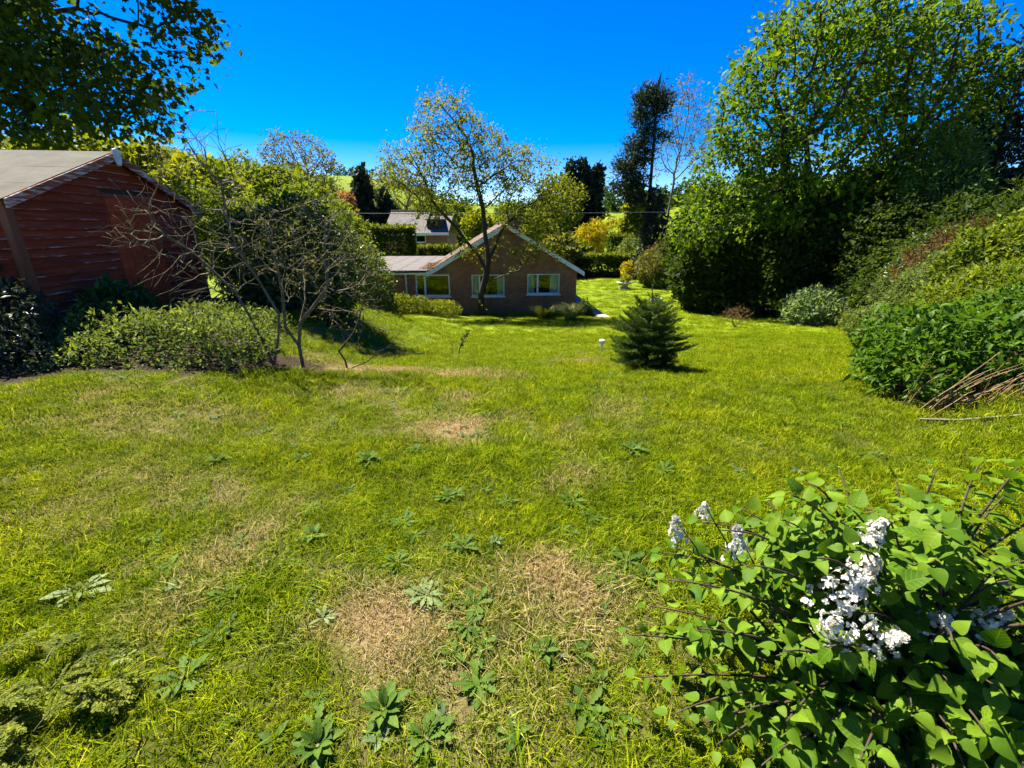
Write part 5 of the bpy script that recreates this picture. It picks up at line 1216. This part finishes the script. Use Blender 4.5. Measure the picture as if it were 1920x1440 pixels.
# ------------------------------------------------------------------ glossy shrub at the right edge, brown stalks, lawn edging
GLS = [leaf_strip([(0, .004), (.1, .08), (.3, .16), (.55, .17), (.8, .09), (1, .002)], f_, c_, .006, 10 + i) for i, (f_, c_) in enumerate(((.3, .25), (.45, .4), (.2, .1)))]
for me in GLS: me.materials.append(M['laurel_single'])
gb = np.array([4.85, 4.75, Hs(4.85, 4.75)])
gsh = thing('glossy_shrub', 'broad glossy dark green shrub at the right edge of the lawn', 'shrub', tuple(gb))
rg = np.random.default_rng(931)
lobes = [((4.9, 4.75, .25), (.8, .6, .5)), ((4.3, 4.55, .12), (.40, .42, .40)), ((5.75, 4.9, .38), (.85, .7, .6)), ((5.3, 4.4, .15), (.7, .5, .4)), ((6.3, 4.6, .35), (.7, .6, .6)), ((4.55, 5.0, .35), (.5, .5, .38))]
p, nn = lobes_surface(lobes, 2100, rg, .2, .22, zmin=-.06)
P_, F_, N_, S_ = clusters(p, nn, 5, .080, rg, spread=.4, up=.5, rand=.5)
place_leaves(gsh, GLS, [(P_[i] - gb, F_[i], N_[i], S_[i]) for i in range(len(P_))], 300, M['laurel_single'])
for i in range(16):
    tip = p[i * 7] - gb; c_ = bez(np.array([rg.normal(0, .15), rg.normal(0, .12), -.03]), tip * .5 + (0, 0, .15), tip, 7); MB().tube(c_, np.linspace(.011, .003, 7), 5).build('stem', M['stem_brown'], gsh, True)
stk = thing('dead_stalks', 'fan of dry brown stalks leaning out below the glossy shrub', 'stalks', (4.15, 3.95, Hs(4.15, 3.95)))
for i in range(34):
    a = rg.uniform(-.5, .9); L = rg.uniform(.35, .8); d = np.array([math.sin(a) * .6 + .12, -.25 + rg.normal(0, .15), .85]); d /= np.linalg.norm(d)
    s0 = np.array([rg.uniform(-.25, .6), rg.uniform(-.1, .25), -.02]); mid = s0 + d * L * .5 + rg.normal(0, .03, 3); tip = s0 + d * L + np.array([rg.normal(.05, .05), 0, -.08])
    MB().tube(bez(s0, mid, tip, 6), np.linspace(.007, .0035, 6), 5).build('stalk', M['stem_straw'], stk, True)
a, b_ = np.array([3.75, 3.78]), np.array([5.1, 3.0])
ed = thing('lawn_edging', 'weathered timber edging along the lawn under the glossy shrub', 'edging', (a[0], a[1], Hs(*a)), math.atan2(b_[1] - a[1], b_[0] - a[0]))
for i in range(2):
    pass
for i in range(6):
    q0 = a + (b_ - a) * i / 6; q1 = a + (b_ - a) * (i + .97) / 6; L_ = np.linalg.norm(b_ - a) / 6
    mbe = MB(); z0, z1 = Hs(*q0) - Hs(*a) + .035, Hs(*q1) - Hs(*a) + .035; x0, x1 = i * L_, (i + .97) * L_
    mbe.hexa([(x0, -.014, z0 - .08), (x1, -.014, z1 - .08), (x1, .014, z1 - .08), (x0, .014, z0 - .08), (x0, -.014, z0), (x1, -.014, z1), (x1, .014, z1), (x0, .014, z0)]).build('edging_board', M['bark_grey'], ed)

# ------------------------------------------------------------------ low golden conifer sprays at the lower left
th = thing('golden_conifer', 'low golden green conifer with feathery sprays at the lower left corner', 'shrub', (-1.78, 1.06, Hs(-1.78, 1.06)))
rg = np.random.default_rng(951)
MB().tube([(0, 0, -.04), (0, 0, .05), (.03, 0, .10)], [.014, .010, .004], 7).build('trunk', M['bark_dark'], th, True)
for i in range(46):
    az = rg.uniform(-2.4, 1.8) if i % 3 else rg.uniform(0, 6.28); L = rg.uniform(.11, .24); zz = rg.uniform(.02, .10)
    d = np.array([math.cos(az), math.sin(az), rg.uniform(-.1, .35)]); d /= np.linalg.norm(d); sd = norm(np.cross(d, np.array([rg.normal(0, .3), rg.normal(0, .3), 1.0]))); p0 = np.array([rg.uniform(-.25, .30), rg.uniform(-.30, .18), zz]) if i > 7 else np.array([0, 0, zz]); q = []; f = []; S = []
    c_ = bez(p0, p0 + d * L * .5 + (0, 0, .04), p0 + d * L + (0, 0, -.03), 9)
    mbt = MB().tube(c_, np.linspace(.004, .0012, 9), 4)
    for j in range(3, 18):
        s_ = j / 18; a = int(s_ * 8); pp = c_[a] * (1 - (s_ * 8 - a)) + c_[a + 1] * (s_ * 8 - a); dm = norm(c_[a + 1] - c_[a])
        for sg in (-1, 1):
            bl_ = .07 * (1 - s_) ** .7 * rg.uniform(.5, 1.2) + .012; dd = norm(dm * .8 + sd * sg * .7 + rg.normal(0, .18, 3))
            for k in np.arange(0, bl_, .009):
                for s2 in (-1, 1):
                    q.append(pp + dd * k); f.append(dd * .8 + norm(np.cross(dd, np.cross(dm, sd))) * s2 * .6 + rg.normal(0, .12, 3)); S.append(.013 * rg.uniform(.8, 1.3))
    q = np.array(q); f = np.array(f); nrm = np.tile(np.cross(sd, d), (len(q), 1)) + rg.normal(0, .25, (len(q), 3))
    o = obj('spray', cloud_mesh('spray', q, f, nrm, np.array(S), 'oval', M['thuja'], 1.2), None, th)
    mbt.build('twig', M['stem_green'], o)

# ------------------------------------------------------------------ broad-leaved weeds in the lawn
DAN = [leaf_strip([(0, .02), (.12, .035), (.2, .09), (.27, .05), (.36, .12), (.45, .07), (.56, .16), (.66, .10), (.78, .17), (.9, .09), (1, .004)], .2, c_, .012, 20 + i) for i, c_ in enumerate((.25, .45, .1))]
DOC = [leaf_strip([(0, .03), (.15, .05), (.3, .15), (.5, .2), (.75, .15), (.92, .06), (1, .004)], .3, c_, .014, 30 + i) for i, c_ in enumerate((.2, .4))]
for me in DAN + DOC: me.materials.append(M['weed_single'])
PAL = []
for me in DAN[:2]:
    m2 = me.copy(); m2.materials.clear(); m2.materials.append(M['weed_pale']); PAL.append(m2)
def rosette(name, label, x, y, size, kind, nl, seed, group='broad leaved weeds in the lawn', erect=.35):
    rq = np.random.default_rng(seed); t = thing(name, label, 'weed', (x, y, Hs(x, y)), rq.uniform(0, 6.28), group)
    ms = {'d': DAN, 'o': DOC, 'p': PAL}[kind]
    for i in range(nl):
        a = i * 2.4 + rq.normal(0, .25); lay = i / nl; el = erect * (.4 + 1.5 * lay) + rq.normal(0, .1)
        f = (math.cos(a) * math.cos(el), math.sin(a) * math.cos(el), math.sin(el) + .12); s_ = size * rq.uniform(.75, 1.15) * (1 - .35 * lay)
        o = bpy.data.objects.new('leaf', ms[int(rq.integers(len(ms)))]); link(o, t); o.matrix_local = frame_matrix((math.cos(a) * .006, math.sin(a) * .006, .008 + .008 * lay), f, (-math.cos(a) * .3, -math.sin(a) * .3, 1), s_)
    MB().tube([(0, 0, -.02), (0, 0, .02)], [.008, .006], 6).build('root_crown', M['stem_green'], t)
    return t
WEEDS = [('d', -.63, 2.18, .10, 15, 'spiky pale green weed rosette above the straw patches, left of centre'), ('d', -.26, 1.96, .085, 14, 'weed rosette just behind the gap between the two straw patches'),
    ('p', -.39, 1.62, .085, 15, 'greyish spiky weed at the top edge of the left straw patch'), ('p', -.82, 1.50, .06, 8, 'small grey green weed at the left edge of the left straw patch'),
    ('d', -.19, 1.46, .07, 13, 'weed rosette between the two big straw patches'), ('o', .13, 1.34, .075, 15, 'upright dark green weed right of centre in the straw'),
    ('o', -.45, 1.10, .085, 17, 'largest lush broad leaved weed below the left straw patch'), ('d', -.13, 1.20, .075, 14, 'weed rosette right of the largest lush weed'),
    ('o', .40, 1.54, .05, 4, 'little weed of a few dark leaves left of the lilac'), ('o', -.63, .98, .075, 11, 'round leaved weed cut by the bottom edge, left of the largest weed'),
    ('d', -.28, 1.00, .09, 16, 'feathery weed at the bottom edge below the largest weed'), ('d', .30, 1.06, .06, 9, 'bright yellow green star shaped weed near the lilac'),
    ('o', .33, 1.20, .045, 6, 'small dark weed above the yellow green star shaped weed'), ('d', -.58, 1.84, .08, 12, 'dark weed rosette right above the left straw patch'),
    ('o', -1.07, 2.96, .10, 11, 'broad weed in the middle distance, left of the pale worn patch'), ('o', -2.16, 2.92, .09, 10, 'dark weed furthest left on the upper lawn'),
    ('o', -1.10, 2.06, .08, 9, 'dark glossy weed left of the spiky pale rosette'), ('p', -2.03, 1.66, .10, 12, 'pale grey thistle like weed near the left edge'),
    ('p', -1.54, 1.32, .055, 5, 'few pale leaves beside the golden conifer sprays'), ('d', -1.24, 1.22, .085, 12, 'long leaved weed right of the golden conifer'),
    ('d', -.03, 2.40, .08, 10, 'weed rosette on the centre line of the lawn'), ('d', .38, 2.40, .09, 13, 'weed rosette below the small worn patch right of centre'),
    ('o', .93, 3.10, .10, 12, 'clump of weed leaves beyond the lilac tips'), ('d', 1.08, 2.80, .10, 12, 'weed rosette right behind the left lilac tips'),
    ('d', .58, 1.84, .09, 16, 'spreading green weed touching the right straw patch'), ('o', .65, 1.74, .07, 10, 'weed between right straw patch and lilac leaves'),
    ('d', .47, 2.24, .08, 11, 'weed rosette midway between right straw patch and worn patch'), ('d', -1.31, 1.62, .07, 9, 'low weed left of the left straw patch by the shaded grass'),
    ('o', -.74, 3.10, .09, 9, 'weed close to the pale worn patch in the middle of the lawn'), ('d', -.41, 2.46, .08, 9, 'weed rosette behind the spiky pale rosette')]
for i, (kd_, x, y, sz, nl, lab) in enumerate(WEEDS): rosette('lawn_weed', lab, x, y, sz * (1.0 + .3 * ((i * 7) % 5) / 4), kd_, nl + (i * 3) % 4, 1000 + i, erect=.55 if kd_ == 'o' else .3)
# smaller weeds that cannot be told apart
rg = np.random.default_rng(1100)
def joined_rosette(ms, nl, size, seed, mat):
    rq = np.random.default_rng(seed); VV = []; FF = []; k = 0
    for i in range(nl):
        a = i * 2.4 + rq.normal(0, .25); el = .22 + .45 * i / nl; f = (math.cos(a) * math.cos(el), math.sin(a) * math.cos(el), math.sin(el)); mtx = frame_matrix((0, 0, .006), f, (-math.cos(a) * .3, -math.sin(a) * .3, 1), size * rq.uniform(.7, 1.15))
        me = ms[i % len(ms)]; VV.append(np.array([mtx @ q.co for q in me.vertices])); FF.append(np.array([list(q.vertices) for q in me.polygons]) + k); k += len(me.vertices)
    m2 = make_mesh('small_weed', np.vstack(VV), [np.vstack(FF)], True); m2.materials.append(mat); return m2
SM = [joined_rosette(DAN, 8, .06, 1, M['weed']), joined_rosette(DOC, 6, .055, 2, M['weed']), joined_rosette(DAN, 10, .07, 3, M['weed']), joined_rosette(DOC, 7, .05, 4, M['weed_grey'])]
cnt = 0
while cnt < 240:
    y = 1.0 + 6.1 * rg.random() ** 1.35; x = rg.uniform(-1.0, .95) * y
    if soilness(np.array([x]), np.array([y]))[0] > .2 or rg.random() < .35 * (x < -.5) : continue
    if ((x - 1.4) / .8) ** 2 + ((y - 1.2) / .5) ** 2 < 1: continue
    o = bpy.data.objects.new('small_weed', SM[int(rg.integers(4))]); link(o); o.location = (x, y, Hs(x, y)); o.rotation_euler = (0, 0, rg.uniform(0, 6.28)); s_ = rg.uniform(.6, 1.3); o.scale = (s_, s_, s_ * rg.uniform(.8, 1.2))
    tag(o, 'small broad leaved weed dotted among the lawn grass', 'weed', 'small weeds scattered over the lawn'); cnt += 1
